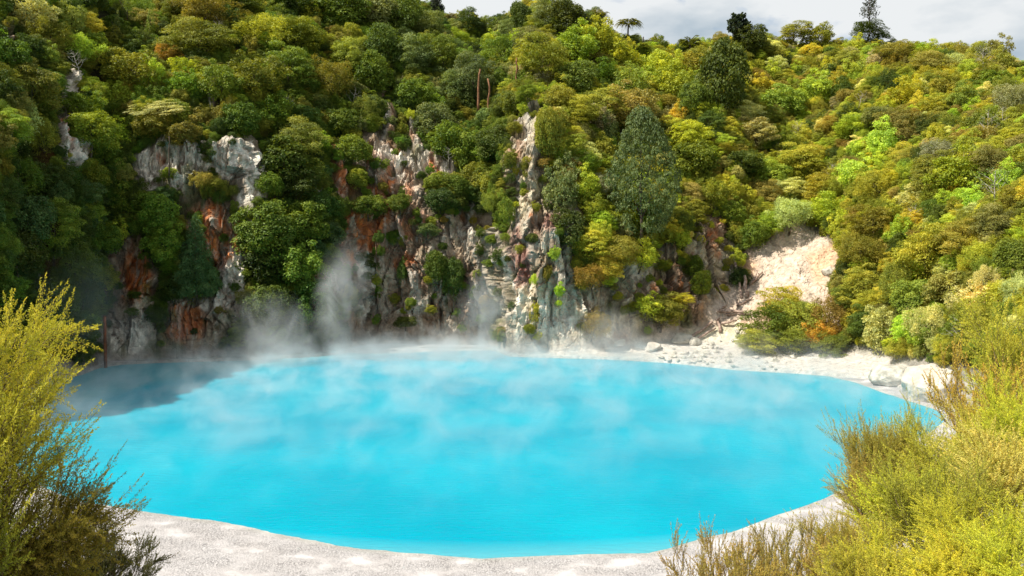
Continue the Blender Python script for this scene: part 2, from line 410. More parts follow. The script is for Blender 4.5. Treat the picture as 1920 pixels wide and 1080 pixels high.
# albedo painted per vertex: streaked white, grey, ochre, rust, and dark soil under the trees
def lerp(a, b, t): return a + (np.array(b)[None, None, :] - a) * t[..., None]
px, py = Pxp, Pyp
soil = np.zeros(px.shape + (3,)) + np.array([.045, .04, .018])
n1 = fbm(XG / 5, YG / 5, ZG / 9, 4, 101) ; n2 = fbm(XG / 1.4, YG / 1.4, ZG / 4.5, 4, 111); n3 = fbm(XG / 2.2, YG / 2.2, ZG / 2.2, 4, 121)
streak = fbm(XG / .55, YG / .55, ZG / 7, 4, 131)
green = sm(-.1, .5, n3); soil = lerp(soil, (.05, .075, .014), green * .8)
soil = lerp(soil, (.2, .075, .02), sm(.25, .6, n1) * .5)
rock = np.zeros(px.shape + (3,)) + np.array([.34, .26, .18])
rock = lerp(rock, (.56, .5, .41), sm(-.05, .45, n1 + .5 * n2))
rock = lerp(rock, (.42, .17, .06), sm(.12, .5, fbm(XG / 4, YG / 4, ZG / 8, 4, 161)) * .6)
rock = lerp(rock, (.3, .22, .13), sm(.1, .5, n3) * .7)
rock = lerp(rock, (.17, .115, .08), sm(.12, .5, -n2 + .3 * n3) * .6)
WHITE = [(300, 310, 60, 55), (350, 300, 60, 50), (430, 300, 40, 36), (462, 350, 16, 95), (440, 500, 28, 60), (120, 190, 16, 60), (104, 265, 12, 50), (140, 290, 26, 38), (720, 245, 14, 28), (725, 310, 18, 24), (752, 320, 14, 24), (760, 440, 20, 20), (805, 425, 12, 20),
         (1050, 450, 16, 60), (960, 520, 14, 60), (1060, 600, 50, 80), (985, 600, 30, 70), (1190, 510, 32, 26), (1110, 610, 40, 40), (848, 320, 18, 14), (680, 500, 26, 26), (240, 635, 44, 40), (400, 570, 30, 20)]
ORANGE = [(405, 420, 58, 52), (395, 470, 30, 40), (245, 500, 46, 50), (262, 540, 26, 30), (345, 600, 34, 50), (630, 330, 14, 70), (692, 320, 14, 40), (725, 370, 26, 36), (690, 440, 46, 46), (655, 410, 20, 40), (780, 430, 30, 26), (815, 335, 12, 24),
          (865, 400, 10, 20), (1280, 520, 18, 60), (1265, 560, 14, 30), (1340, 460, 18, 30), (600, 540, 18, 20), (765, 500, 30, 20), (515, 375, 20, 16), (108, 250, 12, 40), (300, 290, 8, 20), (1010, 420, 10, 30), (1200, 560, 20, 24)]
crack = np.clip((1 - sm(.0, .04, e1_)) + .5 * (1 - sm(0, .05, e2_)) * (n3 > .1), 0, 1)
rock = rock * (1 + .2 * v2_ + .16 * v1_ + .1 * v3_)[..., None]
wm = blobs(px, py, WHITE, 14, 13); om = blobs(px, py, ORANGE, 18, 23)
rock = lerp(rock, (.80, .73, .62), wm * sm(-.5, .1, streak + .3 * n2))
rock = lerp(rock, (.48, .14, .035), om * sm(-.25, .2, n2 + .5 * streak) * .92)
rock = lerp(rock, (.5, .17, .05), om * sm(.2, .5, n3) * .7)
promo = blobs(px, py, [(1000, 430, 70, 260), (1020, 560, 90, 110), (1230, 520, 140, 110)], 10, 41)
rock = lerp(rock, (.62, .52, .35), promo * sm(-.4, .3, n3 - .2 * n2) * .7)
rock = lerp(rock, (.3, .11, .09), blobs(px, py, [(972, 480, 16, 60), (1030, 430, 24, 24), (985, 500, 12, 40)], 8, 43) * .8)
slip = np.zeros(px.shape + (3,)) + np.array([.58, .46, .36])
slip = lerp(slip, (.66, .4, .24), sm(.05, .45, n1) * .75)
slip = lerp(slip, (.42, .33, .24), sm(.15, .5, n2) * .5)
slip = lerp(slip, (.6, .62, .4), blobs(px, py, [(1330, 640, 60, 24), (1380, 640, 50, 30)], 10, 47) * .5)
beach = np.zeros(px.shape + (3,)) + np.array([.58, .53, .47])
beach = lerp(beach, (.5, .43, .36), sm(.1, .5, n3) * .6)
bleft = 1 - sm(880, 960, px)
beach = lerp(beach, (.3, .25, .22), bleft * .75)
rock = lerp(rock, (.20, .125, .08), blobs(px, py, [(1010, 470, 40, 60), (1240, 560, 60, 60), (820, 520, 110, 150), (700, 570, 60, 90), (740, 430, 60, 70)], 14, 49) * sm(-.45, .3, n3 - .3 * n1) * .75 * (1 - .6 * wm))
rock = lerp(rock, (.52, .16, .04), blobs(px, py, [(690, 400, 50, 80), (655, 440, 30, 60), (735, 360, 40, 40), (420, 440, 44, 50), (240, 520, 40, 46)], 22, 53) * sm(-.3, .25, n2 + .3 * n3) * .85)
rock = lerp(rock, (.16, .12, .09), sm(.1, .4, fbm(XG / .7, YG / .7, ZG / 9, 3, 171)) * .5)
rock = lerp(rock, (.55, .5, .43), sm(.25, .5, fbm(XG / .8 + 9, YG / .8, ZG / 10, 3, 181)) * .5)
rock = lerp(rock, (.085, .06, .045), crack * .5 * (1 - .5 * wm))
rock = lerp(rock, (.07, .095, .02), sm(.22, .42, fbm(XG / 3.2, YG / 3.2, ZG / 5, 4, 151)) * .6)
slip = slip * (1 + .12 * v3_ + .08 * v2_)[..., None]
paint = soil
t = np.clip(rockm, 0, 1)[..., None]; paint = paint * (1 - t) + rock * t
t = slipm[..., None]; paint = paint * (1 - t) + slip * t
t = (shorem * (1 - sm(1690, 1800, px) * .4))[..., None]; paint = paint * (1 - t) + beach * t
# streak of damp at the waterline
paint = lerp(paint, (.3, .33, .3), (1 - sm(0, .5, ZG)) * .6)
veg = (1 - np.maximum(rockm, slipm)) * (1 - shorem)

nr, nc = ZG.shape
idx = np.arange(nr * nc).reshape(nr, nc)
quads = np.stack([idx[:-1, :-1], idx[:-1, 1:], idx[1:, 1:], idx[1:, :-1]], -1)
def sub_terrain(name, c0, c1):
    a = np.searchsorted(cols, c0) if c0 is not None else 0
    b = np.searchsorted(cols, c1) if c1 is not None else nc - 1
    v = np.stack([XG, YG, ZG], -1)[:, a:b + 1].reshape(-1, 3); w = b - a + 1
    ii = np.arange(nr * w).reshape(nr, w)
    q = np.stack([ii[:-1, :-1], ii[:-1, 1:], ii[1:, 1:], ii[1:, :-1]], -1).reshape(-1, 4)
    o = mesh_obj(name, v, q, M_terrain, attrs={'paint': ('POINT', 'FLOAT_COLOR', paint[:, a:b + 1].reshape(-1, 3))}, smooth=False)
    return tag(o, kind='structure')
sub_terrain('cliff', None, 940)
sub_terrain('rocky_headland', 940, 1372)
sub_terrain('hillside', 1372, None)

# ------------------------------------------------------------------ near ground (beach and bank) and far ground
SHX = np.array([-120, -60, -46, -43, -38, -32, -26.3, -20.4, -16.8, -13.1, -8.7, -1.6, 7, 12.2, 15.7, 19.3, 24, 29.5, 34.8, 38.5, 42, 60, 120.])
SHY = np.array([150, 110, 84, 76, 66, 58.5, 53.4, 51.2, 50, 47.6, 45.5, 44, 44.6, 48.1, 51.2, 54, 59, 66, 74, 82, 92, 130, 200.])
def near_height(X, Y):
    r = np.hypot(X + 1.0, (Y - 86.0))
    edge = 42.0 + .9 * fbm(X / 9, Y / 9, 0, 3, 201) + 14 * sm(78, 104, Y) * sm(-15, -42, X) - 1.0 * sm(22, 37, X) * sm(104, 92, Y)
    # lake edge as photographed: an uneven arc in front, rounder at the back
    ysh = np.interp(X, SHX, SHY) + .5 * fbm(X / 3.5, 3.3, 0, 3, 207)
    sl_ = np.interp(X, SHX, np.gradient(SHY, SHX)); ef = (ysh - Y) / np.sqrt(1 + sl_ ** 2)
    t_ = sm(70, 84, Y); e = ef * (1 - t_) + (r - edge) * t_
    beach_h = np.where(e < 0, e * .12, e * .075)
    bank = 14.2 - .352 * Y + .42 * np.maximum(X - 4, 0) * sm(62, 22, Y)
    bank = bank + .03 * np.maximum(-X - 6, 0)
    bank = bank + .25 * fbm(X / 4, Y / 4, 0, 3, 205)
    bank = np.where(Y < 0, 14.2 + 0 * Y + .42 * np.maximum(X - 4, 0), bank)
    side = np.maximum(np.abs(X) - 36, 0) * .4 * sm(74, 55, Y)
    h = np.maximum(beach_h, bank) + np.where(e > 0, side, 0)
    h = np.where(Y > 60, np.minimum(h, beach_h + side), h)
    return h, e
def grid_obj(name, xs, ys, fn, mat, kind='structure'):
    X, Y = np.meshgrid(xs, ys, indexing='xy'); Z, extra = fn(X, Y)
    n0, n1_ = X.shape; ii = np.arange(n0 * n1_).reshape(n0, n1_)
    q = np.stack([ii[:-1, :-1], ii[:-1, 1:], ii[1:, 1:], ii[1:, :-1]], -1).reshape(-1, 4)
    o = mesh_obj(name, np.stack([X, Y, Z], -1).reshape(-1, 3), q, mat, smooth=True, attrs={'edge': ('POINT', 'FLOAT', extra.ravel())})
    return tag(o, kind=kind)
def near_mat():
    m, N, L = newmat('pale_mud_beach')
    o = N('ShaderNodeOutputMaterial'); p = N('ShaderNodeBsdfPrincipled'); tc = N('ShaderNodeTexCoord')
    at = N('ShaderNodeAttribute'); at.attribute_name = 'edge'
    n = N('ShaderNodeTexNoise'); n.inputs['Scale'].default_value = .55; n.inputs['Detail'].default_value = 8
    r = N('ShaderNodeValToRGB'); r.color_ramp.elements[0].position = .35; r.color_ramp.elements[1].position = .68
    r.color_ramp.elements[0].color = (.485, .45, .44, 1); r.color_ramp.elements[1].color = (.53, .50, .495, 1)
    v = N('ShaderNodeTexVoronoi'); v.feature = 'DISTANCE_TO_EDGE'; v.inputs['Scale'].default_value = 8.5
    nw = N('ShaderNodeTexNoise'); nw.inputs['Scale'].default_value = 2.5; nw.inputs['Detail'].default_value = 5
    va = N('ShaderNodeMixRGB'); va.blend_type = 'ADD'; va.inputs[0].default_value = .35
    cm = N('ShaderNodeMapRange'); cm.inputs[1].default_value = .0; cm.inputs[2].default_value = .10; cm.inputs[3].default_value = .3; cm.inputs[4].default_value = 1
    # cracks only in patches
    pn = N('ShaderNodeTexNoise'); pn.inputs['Scale'].default_value = .5; pn.inputs['Detail'].default_value = 4
    pr = N('ShaderNodeMapRange'); pr.inputs[1].default_value = .35; pr.inputs[2].default_value = .6
    inv = N('ShaderNodeMix'); inv.data_type = 'FLOAT'; inv.inputs[2].default_value = 1.0
    mul = N('ShaderNodeMixRGB'); mul.blend_type = 'MULTIPLY'; mul.inputs[0].default_value = .7
    wet = N('ShaderNodeMapRange'); wet.inputs[1].default_value = -.2; wet.inputs[2].default_value = .9; wet.inputs[3].default_value = 1; wet.inputs[4].default_value = 0
    wm_ = N('ShaderNodeMixRGB'); wm_.inputs[2].default_value = (.42, .41, .37, 1)
    b = N('ShaderNodeBump'); b.inputs['Strength'].default_value = 1; b.inputs['Distance'].default_value = .09
    n3 = N('ShaderNodeTexNoise'); n3.inputs['Scale'].default_value = 5; n3.inputs['Detail'].default_value = 8
    ad = N('ShaderNodeMath'); ad.operation = 'ADD'
    L(tc.outputs['Object'], n.inputs['Vector']); L(n.outputs['Fac'], r.inputs[0])
    L(tc.outputs['Object'], nw.inputs['Vector']); L(tc.outputs['Object'], va.inputs[1]); L(nw.outputs['Color'], va.inputs[2]); L(va.outputs[0], v.inputs['Vector'])
    L(v.outputs['Distance'], cm.inputs[0]); L(tc.outputs['Object'], pn.inputs['Vector']); L(pn.outputs['Fac'], pr.inputs[0])
    L(pr.outputs[0], inv.inputs[0]); L(cm.outputs[0], inv.inputs[3])
    L(r.outputs[0], mul.inputs[1]); L(inv.outputs[0], mul.inputs[2])
    L(at.outputs['Fac'], wet.inputs[0]); L(wet.outputs[0], wm_.inputs[0]); L(mul.outputs[0], wm_.inputs[1]); L(wm_.outputs[0], p.inputs['Base Color'])
    L(tc.outputs['Object'], n3.inputs['Vector']); L(n3.outputs['Fac'], ad.inputs[0]); L(inv.outputs[0], ad.inputs[1]); L(ad.outputs[0], b.inputs['Height']); L(b.outputs[0], p.inputs['Normal'])
    p.inputs['Roughness'].default_value = .9; p.inputs['Specular IOR Level'].default_value = .2
    L(p.outputs[0], o.inputs[0]); return m
grid_obj('beach', np.arange(-95, 95.1, .5), np.arange(-30, 132.1, .5), near_height, near_mat())
M_farground = noise_mat('far_ground', (.05, .06, .02), (.09, .1, .03), .02)
g = mesh_obj('ground', [(-3000, -3000, -9), (3000, -3000, -9), (3000, 3000, -9), (-3000, 3000, -9)], np.array([[0, 1, 2, 3]]), M_farground); tag(g, kind='structure')

# ------------------------------------------------------------------ lake
def lake_mat():
    m, N, L = newmat('turquoise_water')
    o = N('ShaderNodeOutputMaterial'); p = N('ShaderNodeBsdfPrincipled'); tc = N('ShaderNodeTexCoord')
    mp = N('ShaderNodeMapping'); mp.inputs['Scale'].default_value = (.5, 1.6, 1)
    n = N('ShaderNodeTexNoise'); n.inputs['Scale'].default_value = 1.9; n.inputs['Detail'].default_value = 6
    b = N('ShaderNodeBump'); b.inputs['Strength'].default_value = .8; b.inputs['Distance'].default_value = .12
    n2 = N('ShaderNodeTexNoise'); n2.inputs['Scale'].default_value = .06; n2.inputs['Detail'].default_value = 5
    r = N('ShaderNodeValToRGB'); r.color_ramp.elements[0].position = .35; r.color_ramp.elements[1].position = .65
    r.color_ramp.elements[0].color = (.0, .225, .325, 1); r.color_ramp.elements[1].color = (.0, .295, .395, 1)
    vl = N('ShaderNodeVectorMath'); vl.operation = 'DISTANCE'; vl.inputs[1].default_value = (-1, 86, 0)
    er = N('ShaderNodeMapRange'); er.inputs[1].default_value = 39.5; er.inputs[2].default_value = 42.5; er.inputs[3].default_value = 0; er.inputs[4].default_value = .7
    em = N('ShaderNodeMixRGB'); em.inputs[2].default_value = (.12, .34, .38, 1)
    L(tc.outputs['Object'], mp.inputs[0]); L(mp.outputs[0], n.inputs['Vector']); L(n.outputs['Fac'], b.inputs['Height']); L(b.outputs[0], p.inputs['Normal'])
    L(tc.outputs['Object'], n2.inputs['Vector']); L(n2.outputs['Fac'], r.inputs[0])
    L(tc.outputs['Object'], vl.inputs[0]); L(vl.outputs['Value'], er.inputs[0]); L(er.outputs[0], em.inputs[0]); L(r.outputs[0], em.inputs[1]); L(em.outputs[0], p.inputs['Base Color'])
    p.inputs['Roughness'].default_value = .2; p.inputs['IOR'].default_value = 1.33; p.inputs['Specular IOR Level'].default_value = .04
    p.inputs['Subsurface Weight'].default_value = .35; p.inputs['Subsurface Radius'].default_value = (.4, 1.6, 2.2); p.inputs['Subsurface Scale'].default_value = 1.0
    L(p.outputs[0], o.inputs[0]); return m
an = np.linspace(0, 2 * math.pi, 97)[:-1]
lv = np.concatenate([[(0, 85, 0)], np.stack([np.cos(an) * 70, 85 + np.sin(an) * 62, an * 0], -1)])
lf = np.array([[0, 1 + k, 1 + (k + 1) % 96] for k in range(96)])
lake = mesh_obj('lake_water', lv, lf, lake_mat()); tag(lake, kind='structure')

# ------------------------------------------------------------------ crowns: clumps of leaf cards
def clump_leaves(clumps, dens, size, aspect, seed, up=.45, rnd=.55, shell=(.72, 1.08), dropoff=True):
    r = np.random.default_rng(seed); PP, NN, VV, SS = [], [], [], []
    C = np.array([c[0] for c in clumps]); R = np.array([c[1] for c in clumps], float)
    for i, (c, rad) in enumerate(clumps):
        rad = np.array(rad, float); c = np.array(c, float)
        area = 4 * math.pi * ((rad[0] * rad[1]) ** 1.6 / 3 + 2 * (rad[0] * rad[2]) ** 1.6 / 3) ** (1 / 1.6)
        n = max(8, int(area * dens))
        dv = rand_dirs(n, r); dv[:, 2] = np.where((dv[:, 2] < -.35) & (r.random(n) < .75), -dv[:, 2], dv[:, 2])
        rr = shell[0] + (shell[1] - shell[0]) * r.random(n) ** .6; rr = np.where(r.random(n) < .07, rr * (1.15 + .3 * r.random(n)), rr)
        # lumpy surface so that outlines are uneven
        rr *= 1 + .16 * vnoise(dv[:, 0] * 2.6 + i, dv[:, 1] * 2.6, dv[:, 2] * 2.6, seed)
        P = c + dv * rad * rr[:, None]
        inside = np.zeros(n, bool)
        for j in range(len(clumps)):
            if j != i: inside |= (((P - C[j]) / R[j]) ** 2).sum(1) < .45
        keep = ~inside
        P, dv = P[keep], dv[keep]
        PP.append(P); NN.append(dv * .8 + np.array([0, 0, up]) + r.normal(size=P.shape) * rnd)
        base = r.random() * .5
        VV.append(np.clip(base + .5 * r.random(len(P)), 0, 1)); SS.append(size * (.65 + .7 * r.random(len(P))))
    P = np.concatenate(PP); Nn = np.concatenate(NN); v = np.concatenate(VV); s = np.concatenate(SS)
    V, Q = cards(P, Nn, s, aspect, r)
    return V, Q, v

def crown_geo(kind, seed):
    r = np.random.default_rng(seed * 13 + 5); cl = []
    core = [((0, 0, -.05), (.58, .58, .52)), ((0, 0, -.5), (.42, .42, .5))]
    def shell_pts(n, zlo):
        o_ = []
        for k in range(n):
            z = 1 - (1 - zlo) * (k + .5) / n; a_ = k * 2.39996 + r.random() * .9; q = math.sqrt(max(0, 1 - z * z))
            o_.append(np.array([math.cos(a_) * q, math.sin(a_) * q, z]))
        return o_
    off = r.random(3) * 50
    def lump(d, f=1.4, am=.42):
        return 1 + am * float(vnoise(d[0] * f + off[0], d[1] * f + off[1], d[2] * f + off[2], 7))
    if kind == 'round':           # broadleaf: dome of many small rounded clumps
        for d in shell_pts(64, -.75):
            a = .15 + .1 * r.random(); cl.append((d * np.array([.78, .78, .74]) * lump(d) * (.86 + .22 * r.random()), (a, a, a * .8)))
        return clump_leaves(core + cl, 330, .085, .6, seed, rnd=.5, shell=(.6, 1.3))
    if kind == 'airy':            # bright open leafy crown
        for d in shell_pts(58, -.75):
            a = .11 + .11 * r.random(); cl.append((d * np.array([.8, .8, .8]) * lump(d, 1.8, .55) * (.7 + .42 * r.random()), (a, a, a * .9)))
        return clump_leaves(core + cl, 330, .085, .6, seed, rnd=.6, shell=(.5, 1.3))
    if kind == 'layered':         # tea tree: pads of fine foliage in tiers
        for d in shell_pts(52, -.7):
            a = .16 + .14 * r.random(); cl.append((d * np.array([.78, .78, .7]) * lump(d, 1.6, .5) * (.78 + .3 * r.random()), (a, a, a * .42)))
        return clump_leaves(core + cl, 520, .07, .4, seed, up=.8, rnd=.55, shell=(.6, 1.2))
    if kind == 'plume':           # upright feathery sprays
        for d in shell_pts(60, -.7):
            a = .09 + .08 * r.random(); cl.append((d * np.array([.76, .76, .72]) * lump(d, 1.6, .5) * (.75 + .35 * r.random()), (a, a, a * 1.5)))
        return clump_leaves(core + cl, 520, .07, .34, seed, up=.3, rnd=.7, shell=(.5, 1.35))
    if kind == 'dome':            # tall dense egg of leaf rosettes
        n = 230
        for k in range(n):
            z = 1 - 1.85 * (k + .5) / n; rad = math.sqrt(max(0, 1 - z * z)) ** .9; an_ = k * 2.39996
            if z < -.5: rad *= .9
            zz_ = z * 1.0
            tap = (.84 - .38 * zz_) * (1 + .42 * float(vnoise(math.cos(an_) * 1.6, math.sin(an_) * 1.6, zz_ * 2.2, 5)))
            if float(vnoise(math.cos(an_) * 2.2, math.sin(an_) * 2.2, zz_ * 4, 15)) < -.38: continue
            a = .095 + .04 * r.random(); cl.append(((math.cos(an_) * rad * tap * (.9 + .12 * r.random()), math.sin(an_) * rad * tap * (.9 + .12 * r.random()), zz_), (a, a, a * .55)))
        cl = [((0, 0, .35), (.3, .3, .45)), ((0, 0, -.35), (.68, .68, .55))] + cl
        return clump_leaves(cl, 700, .05, .55, seed, up=.5, rnd=.4, shell=(.7, 1.15))
    if kind == 'cone':            # conical conifer in tiers
        for k in range(90):
            t = (k + .5) / 90; an_ = k * 2.39996 + r.random(); rad = .95 * (1 - t) ** .85 + .04
            a = .17 * (1 - t) + .07; cl.append(((math.cos(an_) * rad * .8, math.sin(an_) * rad * .8, -1 + 2 * t), (a, a, a * .5)))
            if k % 3 == 0: cl.append(((0, 0, -1 + 2 * t), (rad * .55, rad * .55, .12)))
        return clump_leaves(cl, 620, .05, .45, seed, up=.3, shell=(.5, 1.2))
    if kind == 'pine':            # spiky young pine
        for k in range(60):
            t = (k + .5) / 60; an_ = k * 2.39996; rad = .55 * (1 - t) ** .8 + .03
            cl.append(((math.cos(an_) * rad * .7, math.sin(an_) * rad * .7, -1 + 2 * t + .1 * rad), (.12 * (1.2 - t), .12 * (1.2 - t), .13)))
        return clump_leaves(cl, 560, .07, .22, seed, up=.9, rnd=.4, shell=(.3, 1.3))
    if kind == 'sparse':          # nearly leafless
        for k in range(22):
            d = rand_dirs(1, r)[0]; d[2] = abs(d[2]) - .2; cl.append((d * .75, (.16, .16, .14)))
        return clump_leaves(cl, 170, .05, .5, seed, shell=(.2, 1.3))

KINDS_ = {'round': 4, 'airy': 3, 'layered': 4, 'plume': 3}
GEO = {}; CROWN = {}
for k_, n_ in list(KINDS_.items()) + [('dome', 1), ('cone', 1), ('pine', 1), ('sparse', 1)]:
    for i_ in range(n_):
        GEO[(k_, i_)] = crown_geo(k_, hash_seed := (len(k_) * 10 + i_))

def crown_mesh(key):
    if key not in CROWN:
        V, Q, v = GEO[key]
        o = mesh_obj('crown', V, Q, M_leaf, attrs={'leaf': ('FACE', 'FLOAT', v)}, link=False)
        CROWN[key] = o.data; bpy.data.objects.remove(o)
    return CROWN[key]

def trunk_geo(seed, spread=.38, h=1.0, limbs=6, rad=.04):
    r = np.random.default_rng(seed); paths = []
    P = np.array([[0, 0, -1.3], [.03, .02, -.7], [-.02, .04, -.2], [.03, 0, .25 * h]]); paths.append((P, [rad * 1.3, rad, rad * .75, rad * .35]))
    for k in range(limbs):
        a = k * 6.28 / limbs + r.random(); z = -.75 + .7 * r.random(); s = spread * (.6 + .6 * r.random())
        p0 = np.array([.02, .02, z]); p2 = np.array([math.cos(a) * s, math.sin(a) * s, z + .35 + .35 * r.random()]); p1 = (p0 + p2) / 2 + np.array([0, 0, -.04]) + r.normal(size=3) * .04
        paths.append((np.array([p0, p1, p2]), [rad * .5, rad * .35, rad * .12]))
    return tubes(paths, 5)
TRUNK = []
for k in range(3):
    V, Q = trunk_geo(40 + k); o = mesh_obj('trunk', V, Q, M_bark, smooth=True, link=False); TRUNK.append(o.data); bpy.data.objects.remove(o)

def make_tree(name, P, rad, key, col, label, cat, group=None, rz=None, tilt=(0, 0), trunk=True):
    t = empty(name, (P[0], P[1], P[2] - rad[2] * .95), (tilt[0], tilt[1], 0)); tag(t, label, cat, group)
    c = bpy.data.objects.new('crown', crown_mesh(key)); COL.objects.link(c); c.parent = t
    c.location = (0, 0, rad[2] * .95); c.scale = rad; c.rotation_euler = (0, 0, rz if rz is not None else random.random() * 6.28)
    c.color = (*col, 1)
    if trunk:
        k = bpy.data.objects.new('trunk', TRUNK[random.randrange(3)]); COL.objects.link(k); k.parent = t
        k.location = c.location; k.scale = rad; k.rotation_euler = (0, 0, random.random() * 6.28)
    return t

# ------------------------------------------------------------------ where things stand on the crater wall
# surface samples seen from the front; lookup (photo column, row) -> point on the wall
vis = np.zeros(PXd.shape, bool)
gxw = PXd.ravel(); gyw = PYd.ravel(); pos = np.stack([XG.ravel(), YG.ravel(), ZG.ravel()], -1)
BIN = 8
bx = np.floor((gxw + 400) / BIN).astype(int); by = np.floor((gyw + 400) / BIN).astype(int)
ok = (bx >= 0) & (bx < 340) & (by >= 0) & (by < 200) & (RS * np.ones_like(PXd) < 6.9).ravel()
order = np.argsort(-pos[:, 1]); near = np.full((340, 200), -1)
for_ok = order[ok[order]]
near[bx[for_ok], by[for_ok]] = for_ok        # the nearest vertex wins
nearY = np.where(near >= 0, pos[near, 1], 1e9)
def surf(px, py):
    b0 = int((px + 400) // BIN); b1 = int((py + 400) // BIN)
    for rr_ in range(0, 12):
        c = [(b0 + a, b1 + b) for a in range(-rr_, rr_ + 1) for b in range(-rr_, rr_ + 1) if max(abs(a), abs(b)) == rr_ and 0 <= b0 + a < 340 and 0 <= b1 + b < 200 and near[b0 + a, b1 + b] >= 0]
        if c:
            i = min((near[q] for q in c), key=lambda i: (gxw[i] - px) ** 2 + (gyw[i] - py) ** 2)
            return i
    return None
VG = veg.ravel(); NX, NY, NZ = nx.ravel(), ny.ravel(), nz.ravel()

PAL = dict(dark=(.055, .09, .014), mid=(.115, .175, .018), olive=(.20, .205, .024), yellow=(.34, .33, .03), lime=(.29, .37, .03), bright=(.35, .42, .05),
           rust=(.25, .17, .035), brown=(.22, .185, .05), grey=(.15, .18, .07), pale=(.44, .44, .2), bluegrn=(.06, .11, .04), silver=(.29, .28, .19), orange=(.42, .2, .035))
WORD = dict(dark='dark green', mid='mid green', olive='olive', yellow='yellow green', lime='lime green', bright='bright lime', rust='rusty brown', brown='brownish',
            grey='grey green', pale='pale cream tipped', bluegrn='bluish green', silver='silvery', orange='orange leaved')
KW = {'round': 'bushy', 'airy': 'open leafy', 'layered': 'layered', 'plume': 'feathery', 'dome': 'domed', 'cone': 'conical', 'pine': 'spiky', 'sparse': 'sparse'}

LANDM = [(300, 300, 'the white streaked rock face'), (462, 360, 'the tall white rock rib'), (405, 450, 'the orange stained cliff'), (240, 540, 'the orange and grey cliff foot'), (115, 220, 'the narrow pale rock strip'),
         (35, 190, 'the left edge of the photo'), (370, 480, 'the dark cone shaped conifer'), (720, 250, 'the narrow red scar'), (720, 410, 'the rust red cliff'), (850, 540, 'the dark recessed wall'),
         (1000, 430, 'the rocky headland'), (1000, 210, 'the tip of the headland'), (1205, 340, 'the big domed tree'), (1180, 50, 'the tallest tree fern'), (1293, 90, 'the short tree fern'), (1240, 560, 'the orange cleft'),
         (1480, 500, 'the pale landslip'), (1385, 50, 'the small round skyline tree'), (1630, 40, 'the spindly skyline tree'), (1845, 105, 'the bare skyline tree'), (1740, 720, 'the white boulder'), (1495, 600, 'the shrubs on the landslip'),
         (560, 350, 'the shaded gully'), (620, 560, 'the tall steam plume'), (1700, 300, 'the broad right hillside'), (640, 60, 'the top middle slope'), (330, 60, 'the upper left slope'), (1660, 620, 'the pale tipped shoreline tree'), (1890, 330, 'the right edge of the photo'), (900, 130, 'the grove of tall trunks')]
def rel(dx, dy):
    ddist = math.hypot(dx, dy); w = 'just' if ddist < 55 else ('well' if ddist > 120 else '')
    if ddist < 22: return 'at'
    if abs(dy) > abs(dx) * 1.7: s = 'above' if dy < 0 else 'below'
    elif abs(dx) > abs(dy) * 1.7: s = 'left of' if dx < 0 else 'right of'
    else: s = ('up' if dy < 0 else 'down') + ' and ' + ('left of' if dx < 0 else 'right of')
    return (w + ' ' + s).strip()
used_labels = set()
def label_for(px, py, size, ck, kk_, noun):
    sz = 'small' if size < 42 else ('mid-sized' if size < 60 else ('large' if size < 85 else 'very large'))
    ds = sorted(LANDM, key=lambda l: math.hypot(px - l[0], py - l[1]))
    core = f'{WORD[ck]} {KW[kk_]} {noun}'
    cands = []
    for l in ds[:5]: cands.append(f'{core} {rel(px - l[0], py - l[1])} {l[2]}')
    for l in ds[:5]: cands.append(f'{sz} {core} {rel(px - l[0], py - l[1])} {l[2]}')
    for adj in ('wide', 'ragged', 'compact', 'leaning', 'loose'):
        for l in ds[:3]: cands.append(f'{adj} {sz} {core} {rel(px - l[0], py - l[1])} {l[2]}')
    for c in cands:
        if c not in used_labels and len(c.split()) <= 16:
            used_labels.add(c); return c
    return cands[-1]

